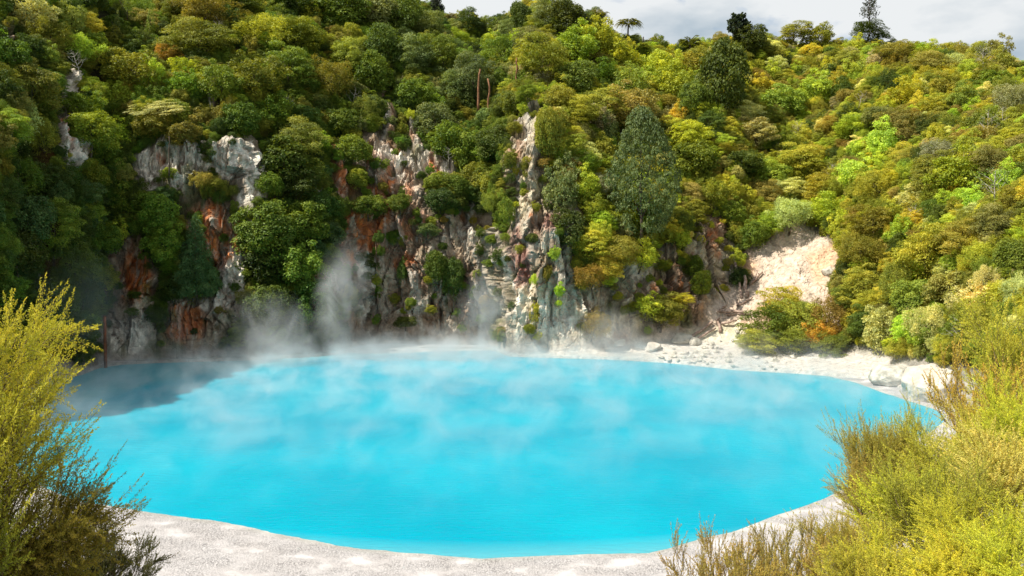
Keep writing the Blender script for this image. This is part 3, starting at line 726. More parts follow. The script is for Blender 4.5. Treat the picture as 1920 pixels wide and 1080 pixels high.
# trees that stand out in the photo: column, row of the crown's middle, width in photo pixels, height/width, kind, colour
SPOT = [
 (28, 235, 110, .9, 'plume', 'pale'), (30, 330, 110, .9, 'plume', 'mid'), (85, 255, 70, 1.3, 'plume', 'olive'), (60, 165, 110, .8, 'layered', 'olive'), (95, 75, 100, .7, 'plume', 'olive'), (60, 30, 90, .8, 'airy', 'pale'), (140, 90, 90, .7, 'plume', 'yellow'),
 (15, 110, 80, .9, 'round', 'mid'), (95, 160, 70, .8, 'layered', 'mid'), (45, 410, 90, 1.1, 'round', 'bluegrn'), (100, 420, 100, 1., 'layered', 'mid'), (60, 350, 90, .8, 'layered', 'dark'), (30, 470, 100, 1, 'round', 'dark'), (130, 500, 80, 1.2, 'layered', 'dark'), (105, 560, 80, 1, 'round', 'dark'),
 (205, 305, 75, .95, 'round', 'mid'), (230, 390, 80, 1.0, 'airy', 'mid'), (290, 400, 80, 1, 'round', 'mid'), (215, 440, 56, .9, 'airy', 'lime'), (320, 455, 70, 1, 'airy', 'mid'), (165, 330, 60, .9, 'airy', 'olive'), (170, 245, 90, .8, 'round', 'olive'), (150, 200, 80, .7, 'airy', 'olive'),
 (210, 250, 70, .7, 'airy', 'lime'), (290, 235, 70, .7, 'round', 'olive'), (350, 250, 60, .8, 'round', 'brown'), (245, 140, 100, .8, 'airy', 'olive'), (320, 110, 50, .9, 'airy', 'orange'), (355, 135, 60, .8, 'airy', 'yellow'), (300, 205, 90, .35, 'layered', 'pale'), (285, 150, 50, 1.4, 'airy', 'lime'),
 (215, 60, 50, 1.6, 'pine', 'grey'), (280, 45, 50, 1.7, 'pine', 'mid'), (240, 25, 60, 1.4, 'pine', 'mid'), (300, 20, 40, 1.8, 'pine', 'mid'), (385, 30, 130, .6, 'layered', 'brown'), (380, 75, 120, .6, 'layered', 'olive'), (480, 60, 130, .5, 'plume', 'yellow'), (560, 70, 110, .7, 'layered', 'olive'),
 (470, 150, 100, .8, 'airy', 'olive'), (420, 160, 80, .9, 'airy', 'olive'), (540, 130, 100, .8, 'layered', 'olive'), (620, 150, 100, .9, 'plume', 'olive'), (500, 220, 90, .9, 'airy', 'mid'), (450, 225, 70, 1, 'round', 'mid'), (560, 260, 90, .8, 'layered', 'olive'), (585, 265, 70, .6, 'airy', 'lime'), (530, 310, 120, .8, 'round', 'dark'),
 (555, 350, 100, .8, 'layered', 'dark'), (510, 430, 110, .9, 'round', 'mid'), (570, 420, 90, .9, 'round', 'mid'), (600, 390, 70, 1, 'round', 'dark'), (500, 500, 100, .9, 'round', 'dark'), (560, 500, 100, .9, 'airy', 'mid'), (580, 570, 90, 1, 'round', 'dark'), (500, 570, 90, .8, 'round', 'dark'), (625, 440, 50, 1, 'round', 'bluegrn'),
 (500, 345, 50, 1, 'round', 'mid'), (405, 345, 44, .6, 'layered', 'olive'), (383, 335, 50, .6, 'plume', 'rust'), (316, 325, 30, .8, 'round', 'lime'), (441, 395, 18, 2, 'round', 'mid'), (325, 545, 50, .9, 'round', 'dark'), (290, 590, 40, 1, 'round', 'dark'),
 (640, 20, 120, .7, 'round', 'mid'), (560, 20, 110, .6, 'round', 'dark'), (450, 12, 100, .5, 'layered', 'dark'), (700, 25, 90, .9, 'round', 'grey'), (745, 35, 80, 1, 'round', 'mid'), (800, 55, 70, .9, 'layered', 'grey'), (875, 45, 60, .9, 'layered', 'dark'), (910, 55, 50, .9, 'round', 'grey'),
 (720, 90, 80, 1, 'round', 'dark'), (780, 110, 80, 1, 'layered', 'grey'), (840, 100, 80, 1, 'layered', 'mid'), (850, 170, 80, 1, 'layered', 'grey'), (780, 180, 70, 1, 'round', 'mid'), (890, 150, 80, 1.2, 'layered', 'grey'), (940, 105, 80, 1, 'layered', 'mid'), (690, 140, 80, 1, 'round', 'mid'), (650, 110, 70, 1, 'layered', 'olive'), (700, 200, 60, .8, 'round', 'mid'),
 (820, 230, 80, .9, 'round', 'grey'), (850, 270, 90, .9, 'round', 'mid'), (890, 300, 60, 1.8, 'round', 'mid'), (935, 270, 70, .9, 'round', 'dark'), (890, 340, 60, 1.2, 'round', 'olive'), (820, 340, 50, .7, 'round', 'mid'), (925, 345, 60, 1, 'round', 'olive'),
 (965, 195, 50, 1.1, 'round', 'mid'), (1045, 235, 50, 1.1, 'airy', 'olive'), (960, 300, 34, 1.2, 'airy', 'olive'), (988, 175, 46, .8, 'layered', 'mid'), (988, 35, 45, 1.6, 'round', 'dark'), (1040, 25, 80, .8, 'layered', 'grey'), (1065, 45, 90, .9, 'round', 'dark'), (1020, 55, 70, .8, 'layered', 'olive'), (1000, 75, 80, .6, 'layered', 'grey'), (1110, 45, 50, 1, 'layered', 'dark'), (1115, 30, 40, .8, 'plume', 'olive'), (960, 60, 50, 1, 'layered', 'grey'),
 (1010, 115, 100, .9, 'layered', 'olive'), (1070, 90, 90, .8, 'airy', 'lime'), (1045, 190, 60, .9, 'round', 'olive'), (1120, 80, 90, .8, 'airy', 'lime'), (1160, 110, 80, .8, 'airy', 'lime'), (1080, 145, 80, .8, 'round', 'mid'), (1130, 140, 60, .8, 'airy', 'mid'), (1180, 160, 80, .9, 'airy', 'olive'), (1230, 130, 80, .9, 'airy', 'yellow'),
 (1030, 250, 50, 2, 'round', 'olive'), (1085, 210, 80, .7, 'layered', 'yellow'), (1130, 195, 90, .6, 'layered', 'yellow'), (1180, 205, 110, .7, 'airy', 'brown'), (1130, 240, 60, 1.2, 'round', 'grey'), (1120, 235, 60, 1, 'airy', 'silver'), (1090, 290, 60, .8, 'layered', 'pale'), (1055, 360, 70, 1.5, 'airy', 'grey'), (1070, 430, 70, 1.2, 'round', 'dark'), (1100, 350, 60, 1, 'airy', 'lime'),
 (1110, 460, 70, .8, 'layered', 'yellow'), (1160, 470, 80, .8, 'layered', 'olive'), (1200, 480, 60, .8, 'airy', 'lime'), (1110, 520, 80, .7, 'plume', 'rust'), (1130, 500, 60, .8, 'layered', 'yellow'), (1240, 500, 50, .5, 'layered', 'olive'), (1240, 580, 90, .6, 'layered', 'olive'), (1210, 575, 60, .7, 'airy', 'lime'), (1110, 605, 60, 1, 'plume', 'rust'), (1280, 560, 40, .6, 'layered', 'yellow'),
 (1260, 170, 80, .9, 'airy', 'lime'), (1340, 150, 95, 1.7, 'round', 'dark'), (1300, 190, 60, 1.3, 'round', 'mid'), (1405, 75, 66, .85, 'round', 'dark'), (1490, 60, 60, .6, 'layered', 'olive'), (1540, 70, 60, .8, 'airy', 'olive'), (1625, 60, 70, .55, 'layered', 'dark'), (1290, 120, 60, .8, 'round', 'olive'), (1310, 300, 90, .8, 'round', 'olive'), (1290, 260, 80, .8, 'layered', 'yellow'),
 (1400, 215, 70, .6, 'layered', 'pale'), (1420, 250, 80, .7, 'layered', 'pale'), (1330, 230, 60, .8, 'layered', 'dark'), (1390, 305, 70, .7, 'round', 'dark'), (1460, 190, 80, .7, 'round', 'olive'), (1530, 170, 70, .8, 'airy', 'lime'), (1440, 330, 80, .9, 'layered', 'yellow'), (1500, 300, 90, .6, 'layered', 'yellow'), (1480, 350, 60, .6, 'layered', 'pale'), (1540, 355, 90, .8, 'layered', 'yellow'),
 (1600, 240, 80, .7, 'layered', 'yellow'), (1660, 270, 70, 1, 'airy', 'bright'), (1650, 220, 60, .8, 'round', 'brown'), (1690, 230, 80, .8, 'layered', 'brown'), (1740, 330, 90, 1, 'layered', 'olive'), (1800, 330, 110, .8, 'airy', 'lime'), (1770, 290, 80, .8, 'plume', 'silver'), (1825, 385, 48, 1.1, 'airy', 'bright'), (1890, 340, 60, 1, 'airy', 'lime'), (1860, 160, 60, .9, 'round', 'mid'), (1810, 190, 60, .9, 'airy', 'mid'),
 (1900, 190, 80, 1, 'plume', 'silver'), (1700, 180, 70, .8, 'airy', 'yellow'), (1750, 120, 80, .5, 'layered', 'brown'), (1590, 120, 70, .7, 'layered', 'olive'), (1680, 100, 80, .5, 'layered', 'brown'), (1600, 330, 70, .9, 'airy', 'bright'), (1640, 350, 90, .7, 'plume', 'yellow'), (1560, 400, 80, .9, 'layered', 'lime'), (1480, 400, 80, .8, 'plume', 'pale'), (1370, 400, 50, 1, 'airy', 'mid'), (1420, 440, 60, .9, 'airy', 'mid'),
 (1640, 420, 90, .8, 'layered', 'olive'), (1620, 470, 90, .8, 'plume', 'olive'), (1620, 540, 80, 1, 'layered', 'yellow'), (1680, 530, 80, 1.3, 'plume', 'olive'), (1740, 480, 110, 1, 'layered', 'yellow'), (1720, 560, 80, .9, 'round', 'olive'), (1790, 540, 90, .7, 'round', 'brown'), (1660, 625, 72, 1.2, 'airy', 'pale'), (1745, 610, 80, 1, 'plume', 'pale'), (1620, 610, 60, 1.1, 'layered', 'dark'), (1700, 590, 50, 1.2, 'round', 'dark'),
 (1800, 450, 100, .8, 'layered', 'olive'), (1870, 420, 90, .8, 'layered', 'brown'), (1880, 560, 110, .8, 'plume', 'yellow'), (1840, 610, 80, 1.2, 'layered', 'yellow'), (1900, 480, 80, .9, 'round', 'mid'), (1800, 590, 70, .9, 'plume', 'olive'),
 (1490, 600, 95, .9, 'layered', 'olive'), (1440, 618, 105, .9, 'layered', 'mid'), (1462, 572, 80, .9, 'layered', 'yellow'), (1555, 595, 100, .8, 'plume', 'rust'), (1530, 628, 90, .7, 'plume', 'orange'), (1478, 628, 50, .7, 'plume', 'rust'), (1415, 645, 80, .6, 'layered', 'olive'), (1480, 645, 90, .6, 'layered', 'mid'), (1565, 645, 80, .5, 'layered', 'mid'), (1590, 560, 60, .8, 'layered', 'olive'), (1470, 605, 50, .9, 'plume', 'rust'),
 (660, 280, 70, .8, 'round', 'mid'), (640, 230, 70, .8, 'round', 'mid'), (750, 380, 44, .8, 'round', 'mid'), (690, 385, 60, .7, 'round', 'mid'), (825, 375, 60, .8, 'round', 'dark'), (750, 505, 22, 2.2, 'round', 'dark'), (815, 500, 50, 1.3, 'round', 'dark'), (850, 520, 40, 2, 'round', 'dark'), (760, 605, 44, .5, 'round', 'dark'), (800, 430, 40, .7, 'round', 'grey'), (740, 440, 30, .6, 'round', 'mid'),
 (960, 395, 34, 1.8, 'airy', 'mid'), (1040, 475, 24, 1, 'airy', 'bright'), (1022, 510, 20, 1.6, 'round', 'olive'), (1048, 545, 22, 1.2, 'airy', 'lime'), (1005, 590, 24, 1.6, 'round', 'olive'), (990, 615, 24, .8, 'round', 'olive'), (965, 240, 30, .9, 'round', 'olive'), (1200, 535, 10, 1, 'round', 'mid'), (1300, 500, 40, 1.2, 'round', 'mid'), (1310, 530, 40, 1.2, 'round', 'mid'), (1385, 520, 34, 1.2, 'round', 'dark'),
]
GROUP = {'round': 'bushy trees on the crater walls', 'airy': 'open leafy trees on the crater walls', 'layered': 'layered tea trees on the crater walls', 'plume': 'feathery shrubs on the crater walls', 'pine': 'young pines on the upper left slope'}
placed = []; cand = []
def fwd(P): return P[1] * cp - (P[2] - H) * sp_
def jitcol(ck, a=.26, x=1500):
    c = np.array(PAL[ck]) * 1.1; w_ = min(max((x - 600) / 700, 0), 1); c = c * .66 + .34 * (np.array([.125, .175, .02]) * (1 - w_) + np.array([.19, .2, .024]) * w_) * (c.sum() / .42) ** .75; return tuple(np.clip(c * (1 + a * (random.random() * 2 - 1)) * (1 + .08 * np.array([random.gauss(0, 1), random.gauss(0, .6), random.gauss(0, 1)])), .004, .6))
for (x, y, w, hr, kd, ck) in SPOT:
    i = surf(x, y + .25 * w * hr)
    if i is None: continue
    P = pos[i]; R_ = w / 2 / F * fwd(P)
    Pc = P + np.array([NX[i], NY[i], max(NZ[i], 0)]) * R_ * .35
    # keep it where the photo shows it: slide along the wall's own plane to the wanted row
    z_ = H + (zfrom(y, 1.0) - H) * Pc[1] if False else zfrom(y, Pc[1])
    Pc = np.array([xfrom(x, y, Pc[1]), Pc[1], z_])
    cand.append(dict(P=Pc, R=R_, hr=hr, kd=kd, ck=ck, px=x, py=y, w=w, fixed=True))

# fill: random points over the wall, big crowns first
def mix_for(x, y, r):
    if x < 200: t = dict(olive=3, mid=3, dark=3, yellow=1, brown=1, lime=.6) if y < 330 else dict(dark=4, mid=3, bluegrn=1)
    elif x < 640: t = dict(olive=4, mid=4, dark=2, brown=1.2, lime=.8, yellow=.7, rust=.4) if y < 260 else dict(mid=4, dark=4, olive=1.2, bluegrn=.6, brown=.4)
    elif x < 960: t = dict(mid=3, grey=2.5, dark=3, olive=2, lime=.3) if y < 260 else dict(mid=3, dark=3, olive=2, rust=.3)
    elif x < 1280: t = dict(lime=2.5, olive=3.5, yellow=3, mid=2, brown=.8, pale=.6, dark=.8, silver=.3)
    else: t = dict(olive=5, yellow=5, lime=2.4, brown=1.3, mid=1.4, rust=.25, pale=1.0, bright=.5, silver=.25, dark=.8)
    ks = list(t); w = np.array([t[k] for k in ks]); return ks[r.choice(len(ks), p=w / w.sum())]
def kind_for(x, y, r):
    p = dict(round=1.6, airy=3.6, layered=2.4, plume=1.8) if x < 960 else dict(round=.8, airy=2.4, layered=4.2, plume=2.6)
    ks = list(p); w = np.array([p[k] for k in ks]); return ks[r.choice(len(ks), p=w / w.sum())]
rr = np.random.default_rng(99)
# area weights per vertex
dA = np.zeros(ZG.shape)
e1 = np.stack([np.gradient(XG, axis=1), np.gradient(YG, axis=1), np.gradient(ZG, axis=1)], -1)
e2 = np.stack([np.gradient(XG, axis=0), np.gradient(YG, axis=0), np.gradient(ZG, axis=0)], -1)
dA = np.linalg.norm(np.cross(e1, e2), axis=-1)
scrub = ((1 - shorem) * (1 - slipm) * .085 + veg ** 2) * sm(-.15, .35, fbm(Pxp / 22, Pyp / 22, 0, 3, 301) + .08 + .9 * veg)
wgt = (dA * scrub * (RS > 2.15) * (RS < 6.6) * (PXd > -420) * (PXd < 2350) * (PYd > -330)).ravel()
wgt = wgt / wgt.sum()
occ = {}
def cell(P, s=3.0): return (int(P[0] // s), int(P[1] // s), int(P[2] // s))
def free(P, R):
    c = cell(P)
    for a in (-2, -1, 0, 1, 2):
        for b in (-2, -1, 0, 1, 2):
            for e in (-2, -1, 0, 1, 2):
                for Q, RQ in occ.get((c[0] + a, c[1] + b, c[2] + e), ()):
                    if (P[0] - Q[0]) ** 2 + (P[1] - Q[1]) ** 2 + (P[2] - Q[2]) ** 2 < (.46 * (R + RQ)) ** 2: return False
    return True
def put(P, R): occ.setdefault(cell(P), []).append((P, R))
for c in cand: put(c['P'], c['R'] * .9)
mass = []
def veg_at(x, y):
    b = (int((x + 400) // BIN), int((y + 400) // BIN))
    if not (0 <= b[0] < 340 and 0 <= b[1] < 200) or near[b] < 0: return 1.0
    return VG[near[b]]
for R_lo, R_hi, tries in ((1.8, 2.5, 1400), (1.2, 1.8, 10000), (.8, 1.2, 18000), (.5, .8, 14000)):
    sel = rr.choice(len(wgt), tries, p=wgt)
    for i in sel:
        R_ = R_lo + (R_hi - R_lo) * rr.random()
        if VG[i] < .9 and R_ > 1.4: continue
        if VG[i] < .4: R_ = min(R_, .7 + .5 * rr.random())
        x, y = gxw[i], gyw[i]
        if x > 1350 and R_ > 3: R_ *= .85
        P = pos[i] + np.array([NX[i], NY[i], max(NZ[i], 0) + .2]) * R_ * .42
        xx, yy = proj(*P); pw = R_ * F / fwd(P)
        if pw > 12 and min(veg_at(xx, yy), veg_at(xx, yy - .65 * pw), veg_at(xx, yy + .6 * pw), veg_at(xx - .6 * pw, yy), veg_at(xx + .6 * pw, yy)) < .45: continue
        if not free(P, R_): continue
        put(P, R_)
        ck = mix_for(x, y, rr); kd = kind_for(x, y, rr)
        hr_ = {'round': .85, 'airy': .9, 'layered': .85, 'plume': .9}[kd] * (.85 + .4 * rr.random())
        xx, yy = proj(*P)
        mass.append(dict(P=P, R=R_, hr=hr_, kd=kd, ck=ck, px=float(xx), py=float(yy), w=2 * R_ * F / fwd(P), fixed=False))
# occlusion test by the terrain itself
def seen(c):
    if not (-20 < c['px'] < 1940 and -30 < c['py'] < 1000): return False
    b = (int((c['px'] + 400) // BIN), int((c['py'] - .3 * c['w'] * c['hr'] + 400) // BIN))
    if not (0 <= b[0] < 340 and 0 <= b[1] < 200): return False
    return nearY[b] > c['P'][1] - 3
cand2 = [c for c in mass if seen(c)]
cand2.sort(key=lambda c: -c['w'])
nind = 290
indiv = [c for c in cand] + cand2[:max(0, nind - len(cand))]
ids = set(id(c) for c in indiv)
rest = [c for c in mass if id(c) not in ids]
print('individual trees', len(indiv), 'spots', len(cand), 'mass', len(rest))
for c in indiv:
    kd = c['kd']; n = KINDS_.get(kd, 1); noun = 'tree' if c['w'] > 55 else 'shrub'
    nm = {'round': 'bushy', 'airy': 'leafy', 'layered': 'layered', 'plume': 'feathery', 'pine': 'young_pine'}[kd]
    nm = nm if kd == 'pine' else nm + '_' + noun
    lab = label_for(c['px'], c['py'], c['w'], c['ck'], kd, 'young pine' if kd == 'pine' else noun)
    R_ = c['R']
    make_tree(nm, c['P'], (R_, R_, R_ * c['hr']) if kd == 'pine' else (R_ * 1.05, R_ * 1.05, R_ * c['hr'] * (1.25 if kd == 'layered' else 1.1)), (kd, random.randrange(n)), jitcol(c['ck'], x=c['px']), lab, 'pine' if kd == 'pine' else noun,
              GROUP[kd], tilt=(random.gauss(0, .16), random.gauss(0, .16)))

# everything smaller: one object, crowns repeated by geometry nodes from its own mesh
def mass_object(name, label, items, kind='stuff'):
    keys = [(k, i) for k in ('round', 'airy', 'layered', 'plume') for i in range(KINDS_[k])][::1]
    V, Q, leaf, pid = [], [], [], []; base = 0
    for n, key in enumerate(keys):
        v, q, l = GEO[key]; V.append(v); Q.append(q + base); leaf.append(l); pid.append(np.full(len(v), n)); base += len(v)
    pts = np.array([c['P'] for c in items]); npnt = len(pts)
    V.append(pts); allv = np.concatenate(V)
    pad = lambda a, d, w: np.concatenate([np.zeros((base, w)) + d, a]) if w > 1 else np.concatenate([np.zeros(base) + d, a])
    rot = np.array([(random.gauss(0, .15), random.gauss(0, .15), random.random() * 6.28) for c in items])
    scl = np.array([(c['R'] * 1.05, c['R'] * 1.05, c['R'] * max(.85, c['hr']) * 1.08) for c in items])
    colr = np.array([jitcol(c['ck'], x=c['px']) for c in items])
    kidx = {k: [n for n, key in enumerate(keys) if key[0] == k] for k in KINDS_}
    var = np.array([random.choice(kidx[c['kd']]) for c in items])
    o = mesh_obj(name, allv, np.concatenate(Q), M_leaf_mass, attrs={
        'leaf': ('FACE', 'FLOAT', np.concatenate(leaf)), 'pid': ('POINT', 'INT', np.concatenate(pid + [np.full(npnt, -1)])),
        'rot': ('POINT', 'FLOAT_VECTOR', pad(rot, 0, 3)), 'scl': ('POINT', 'FLOAT_VECTOR', pad(scl, 1, 3)),
        'col': ('POINT', 'FLOAT_COLOR', pad(colr, 0, 3)), 'var': ('POINT', 'INT', pad(var, 0, 1))})
    ng = bpy.data.node_groups.new(name, 'GeometryNodeTree')
    ng.interface.new_socket('Geometry', in_out='INPUT', socket_type='NodeSocketGeometry'); ng.interface.new_socket('Geometry', in_out='OUTPUT', socket_type='NodeSocketGeometry')
    N = ng.nodes.new; L = ng.links.new
    gi = N('NodeGroupInput'); go = N('NodeGroupOutput')
    def named(nm_, ty):
        a = N('GeometryNodeInputNamedAttribute'); a.data_type = ty; a.inputs['Name'].default_value = nm_; return a.outputs['Attribute']
    pidn = named('pid', 'INT')
    join = N('GeometryNodeGeometryToInstance')
    def sep(n):
        s = N('GeometryNodeSeparateGeometry'); s.domain = 'POINT'; c = N('FunctionNodeCompare'); c.data_type = 'INT'; c.operation = 'EQUAL'
        L(pidn, c.inputs[2]); c.inputs[3].default_value = n; L(c.outputs[0], s.inputs['Selection']); L(gi.outputs[0], s.inputs['Geometry']); return s.outputs[0]
    prev = None
    for n in reversed(range(len(keys))): L(sep(n), join.inputs[0])     # multi-input keeps the last link first
    ip = N('GeometryNodeInstanceOnPoints'); ip.inputs['Pick Instance'].default_value = True
    L(sep(-1), ip.inputs['Points']); L(join.outputs[0], ip.inputs['Instance']); L(named('var', 'INT'), ip.inputs['Instance Index'])
    e2r = N('FunctionNodeEulerToRotation'); L(named('rot', 'FLOAT_VECTOR'), e2r.inputs[0]); L(e2r.outputs[0], ip.inputs['Rotation']); L(named('scl', 'FLOAT_VECTOR'), ip.inputs['Scale'])
    L(ip.outputs[0], go.inputs[0])
    md = o.modifiers.new('scatter', 'NODES'); md.node_group = ng
    return tag(o, label, 'vegetation', kind=kind)
mass_object('forest', 'dense green and olive forest covering the crater walls', [c for c in rest if c['R'] >= 1.5])
mass_object('undergrowth', 'low scrub filling the gaps between the trees', [c for c in rest if c['R'] < 1.5])

# ------------------------------------------------------------------ single trees one can name
def at(px, py, w, lift=.25, hr=1.0):
    i = surf(px, py + lift * w * hr); P = pos[i]; R_ = w / 2 / F * fwd(P); Y = P[1] + NY[i] * R_ * .4
    return np.array([xfrom(px, py, Y), Y, zfrom(py, Y)]), R_
P, R_ = at(1204, 330, 138, .4, 1.6)
P[1] -= 2.0; P = np.array([xfrom(1204, 330, P[1]), P[1], zfrom(330, P[1])])
make_tree('domed_tree', P, (R_, R_, R_ * 1.72), ('dome', 0), (.105, .14, .045), 'big dense grey green domed tree standing right of the rocky headland', 'tree')
P, R_ = at(368, 480, 74, .4, 1.6)
P[1] -= 1.5; P = np.array([xfrom(368, 478, P[1]), P[1], zfrom(478, P[1])])
make_tree('conical_conifer', P, (R_ * 1.35, R_ * 1.35, R_ * 1.95), ('cone', 0), (.07, .13, .04), 'dark blue green cone shaped conifer below the orange stained cliff', 'conifer')

def fern(px, py, w, stem_px, label, col=(.13, .14, .03), up=.35):
    i = surf(px, py + stem_px + 18); P = pos[i]; Y = P[1]; s = w / 2 / F * fwd(P)
    C = np.array([xfrom(px, py, Y), Y, zfrom(py, Y)]); base = np.array([xfrom(px - 3, py + stem_px + 22, Y), Y, zfrom(py + stem_px + 22, Y)])
    root = empty('tree_fern', base); tag(root, label, 'tree fern')
    r = np.random.default_rng(int(px)); h = C - base
    V, Q = tubes([(np.array([[0, 0, -.5], h * .5 + [.08, 0, 0], h]), [.22, .17, .16])], 7); mesh_obj('trunk', V, Q, M_bark, root)
    PV, NV, TV, SV = [], [], [], []
    for k in range(26):
        a = k * 2.4 + r.random() * .3; el = up + .5 * r.random(); L_ = s * (.85 + .3 * r.random())
        t = np.linspace(.08, 1, 26)
        x_ = L_ * t; z_ = L_ * (el * t * 1.3 - (.95 + .3 * r.random()) * t ** 2.4 * .8)
        dirn = np.array([math.cos(a), math.sin(a), 0]); side = np.array([-dirn[1], dirn[0], 0])
        pp = h + dirn * x_[:, None] + np.array([0, 0, 1]) * z_[:, None]
        wd = .26 * L_ * np.sin(np.clip(t, 0, 1) * 2.9) ** .7
        for sg in (-1, 1):
            lead = side * sg + dirn * .45 - np.array([0, 0, .25])
            PV.append(pp + lead * (wd * .45)[:, None]); NV.append(np.tile([0, 0, 1.], (len(pp), 1)) + r.normal(size=pp.shape) * .15); TV.append(np.tile(lead, (len(pp), 1))); SV.append(wd)
    V, Q = cards(np.concatenate(PV), np.concatenate(NV), np.concatenate(SV), .33, r, np.concatenate(TV))
    o = mesh_obj('fronds', V, Q, M_leaf, root, attrs={'leaf': ('FACE', 'FLOAT', r.random(len(Q)))}); o.color = (*col, 1)
fern(1178, 46, 50, 22, 'tall tree fern with drooping fronds against the sky, highest on the ridge')
fern(1294, 84, 44, 16, 'short tree fern with upswept fronds in the dip of the skyline', (.10, .12, .03), up=.6)
fern(1124, 30, 36, 24, 'small tree fern half hidden beside the dark trees on the summit')
fern(1200, 92, 46, 8, 'low tree fern poking from the bushes below the dead stump', (.16, .19, .04))

def branchy(seed, n=9, h=1.0, spread=.5, rad=.03, twig=3, droop=0):
    r = np.random.default_rng(seed); paths = []
    tr = np.array([[0, 0, 0], [.02, .01, .33 * h], [-.02, .02, .66 * h], [0, 0, h]]); paths.append((tr, [rad, rad * .8, rad * .5, rad * .15])); tips = []
    for k in range(n):
        t = .25 + .7 * k / n; a = k * 2.4 + r.random(); L_ = spread * (1.15 - t * .7); p0 = np.array([0, 0, t * h])
        d = np.array([math.cos(a), math.sin(a), .7 - droop]); d /= np.linalg.norm(d)
        p1 = p0 + d * L_ * .5 + r.normal(size=3) * .03; p2 = p0 + d * L_ + np.array([0, 0, .12 * L_]) + r.normal(size=3) * .04
        paths.append((np.array([p0, p1, p2]), [rad * .5, rad * .35, rad * .1])); tips.append(p2)
        for q in range(twig):
            s0 = p1 + (p2 - p1) * (q / twig); dd = d + r.normal(size=3) * .55; dd /= np.linalg.norm(dd); e = s0 + dd * L_ * .4
            paths.append((np.array([s0, (s0 + e) / 2 + r.normal(size=3) * .015, e]), [rad * .22, rad * .15, rad * .06])); tips.append(e)
            for q2 in range(2):
                e2_ = e + (dd + r.normal(size=3) * .6) * L_ * .2; paths.append((np.array([e, e2_]), [rad * .09, rad * .04])); tips.append(e2_)
    return paths, np.array(tips)
def bare(px, py_base, hpx, label, seed, spread=.5, leaves=None, leafsize=.05, rad=.03, mat=None, name='bare_tree', lean=(0, 0), droop=0, n=10, cat='tree', dens=3):
    i = surf(px, py_base); P = pos[i].copy(); hh = hpx / F * fwd(P)
    P[1] -= .8
    P = np.array([xfrom(px, py_base, P[1]), P[1], zfrom(py_base, P[1])])
    root = empty(name, P, (lean[0], lean[1], random.random())); tag(root, label, cat)
    paths, tips = branchy(seed, n=n, spread=spread, rad=rad, droop=droop); paths = [(p * hh, np.array(q) * hh) for p, q in paths]
    V, Q = tubes(paths, 4); mesh_obj('trunk', V, Q, mat or M_pale_bark, root, smooth=True)
    if leaves is not None:
        r = np.random.default_rng(seed + 1); PP = np.repeat(tips * hh, dens, 0) + r.normal(size=(len(tips) * dens, 3)) * hh * .03
        V, Q = cards(PP, rand_dirs(len(PP), r) + [0, 0, .4], hh * leafsize, .6, r)
        o = mesh_obj('crown', V, Q, M_leaf, root, attrs={'leaf': ('FACE', 'FLOAT', r.random(len(Q)))}); o.color = (*leaves, 1)
    return root
bare(1630, 60, 66, 'tall spindly conifer with thin see-through crown standing on the right skyline', 3, .22, (.05, .06, .045), .05, .02, M_bark, 'spindly_conifer', n=22, cat='conifer', dens=3)
bare(820, 45, 52, 'dark narrow spindly tree cut by the top edge above the middle slope', 4, .2, (.03, .04, .03), .07, .03, M_bark, 'spindly_conifer', n=22, cat='conifer', dens=5)
bare(1384, 88, 56, 'small dark round-headed tree on a thin stem on the skyline', 5, .36, (.03, .045, .025), .11, .03, M_bark, 'round_headed_tree', n=16, dens=12)
bare(1843, 135, 44, 'fine grey leafless tree on the skyline at far right', 6, .5, (.2, .2, .17), .03, .02, M_pale_bark, n=14, dens=2)
bare(1790, 320, 56, 'grey dead tree with fanned twigs lying over the scrub on the right hillside', 7, .6, None, lean=(0, .9), rad=.022)
bare(1852, 270, 60, 'upright pale dead tree with thin branches high on the right hillside', 8, .35, None, rad=.018)
bare(1880, 245, 44, 'small pale dead tree left of the silvery shrub near the right edge', 18, .35, None, rad=.018)
bare(1865, 385, 60, 'pale branching tree with scattered lime leaves above the bright lime bush', 9, .6, (.13, .22, .03), .05, .025)
bare(1800, 655, 56, 'twisted pale bare branches right of the pale tipped shoreline tree', 10, .5, None, rad=.02)
bare(600, 390, 34, 'small bare white branch sticking out of the dark trees in the shaded gully', 14, .5, None, rad=.025)
bare(1500, 520, 16, 'small dark dead root clump stuck in the pale landslip', 16, .8, None, rad=.05, mat=M_bark, name='dead_root', cat='root')

def stem(px, y0, y1, wpx, label, mat, name='bare_tree', dx=0, fw=-1.0, cat='bare tree'):
    i = surf(px, y1); P = pos[i]; Y = P[1] + fw; s = wpx / F * fwd(P) / 2
    a = np.array([xfrom(px, y1, Y), Y, zfrom(y1, Y)]); b = np.array([xfrom(px + dx, y0, Y), Y, zfrom(y0, Y)])
    r = np.random.default_rng(int(px)); t = np.linspace(0, 1, 7)[:, None]
    pts = (b - a) * t + r.normal(size=(7, 3)) * s * .5 * (t > 0)
    V, Q = tubes([(pts, s * np.linspace(1, .6, 7))], 7); o = mesh_obj(name, V, Q, mat, smooth=True); o.location = a
    return tag(o, label, cat)
stem(1204, 70, 92, 3.5, 'short dark dead stump on the skyline between the two tree ferns', M_bark, 'dead_stump', dx=2, cat='stump')
M_redbark = noise_mat('reddish_bark', (.13, .06, .03), (.3, .15, .08), 4, bump=.3)
stem(897, 130, 208, 5, 'long reddish bare trunk, left one of the pair in the grove of tall trunks', M_redbark, fw=-2.6)
stem(917, 150, 220, 4.5, 'long reddish bare trunk, right one of the pair in the grove of tall trunks', M_redbark, fw=-2.6)
stem(969, 110, 158, 4, 'slim reddish trunk left of the tip of the headland', M_redbark, fw=-2.6)
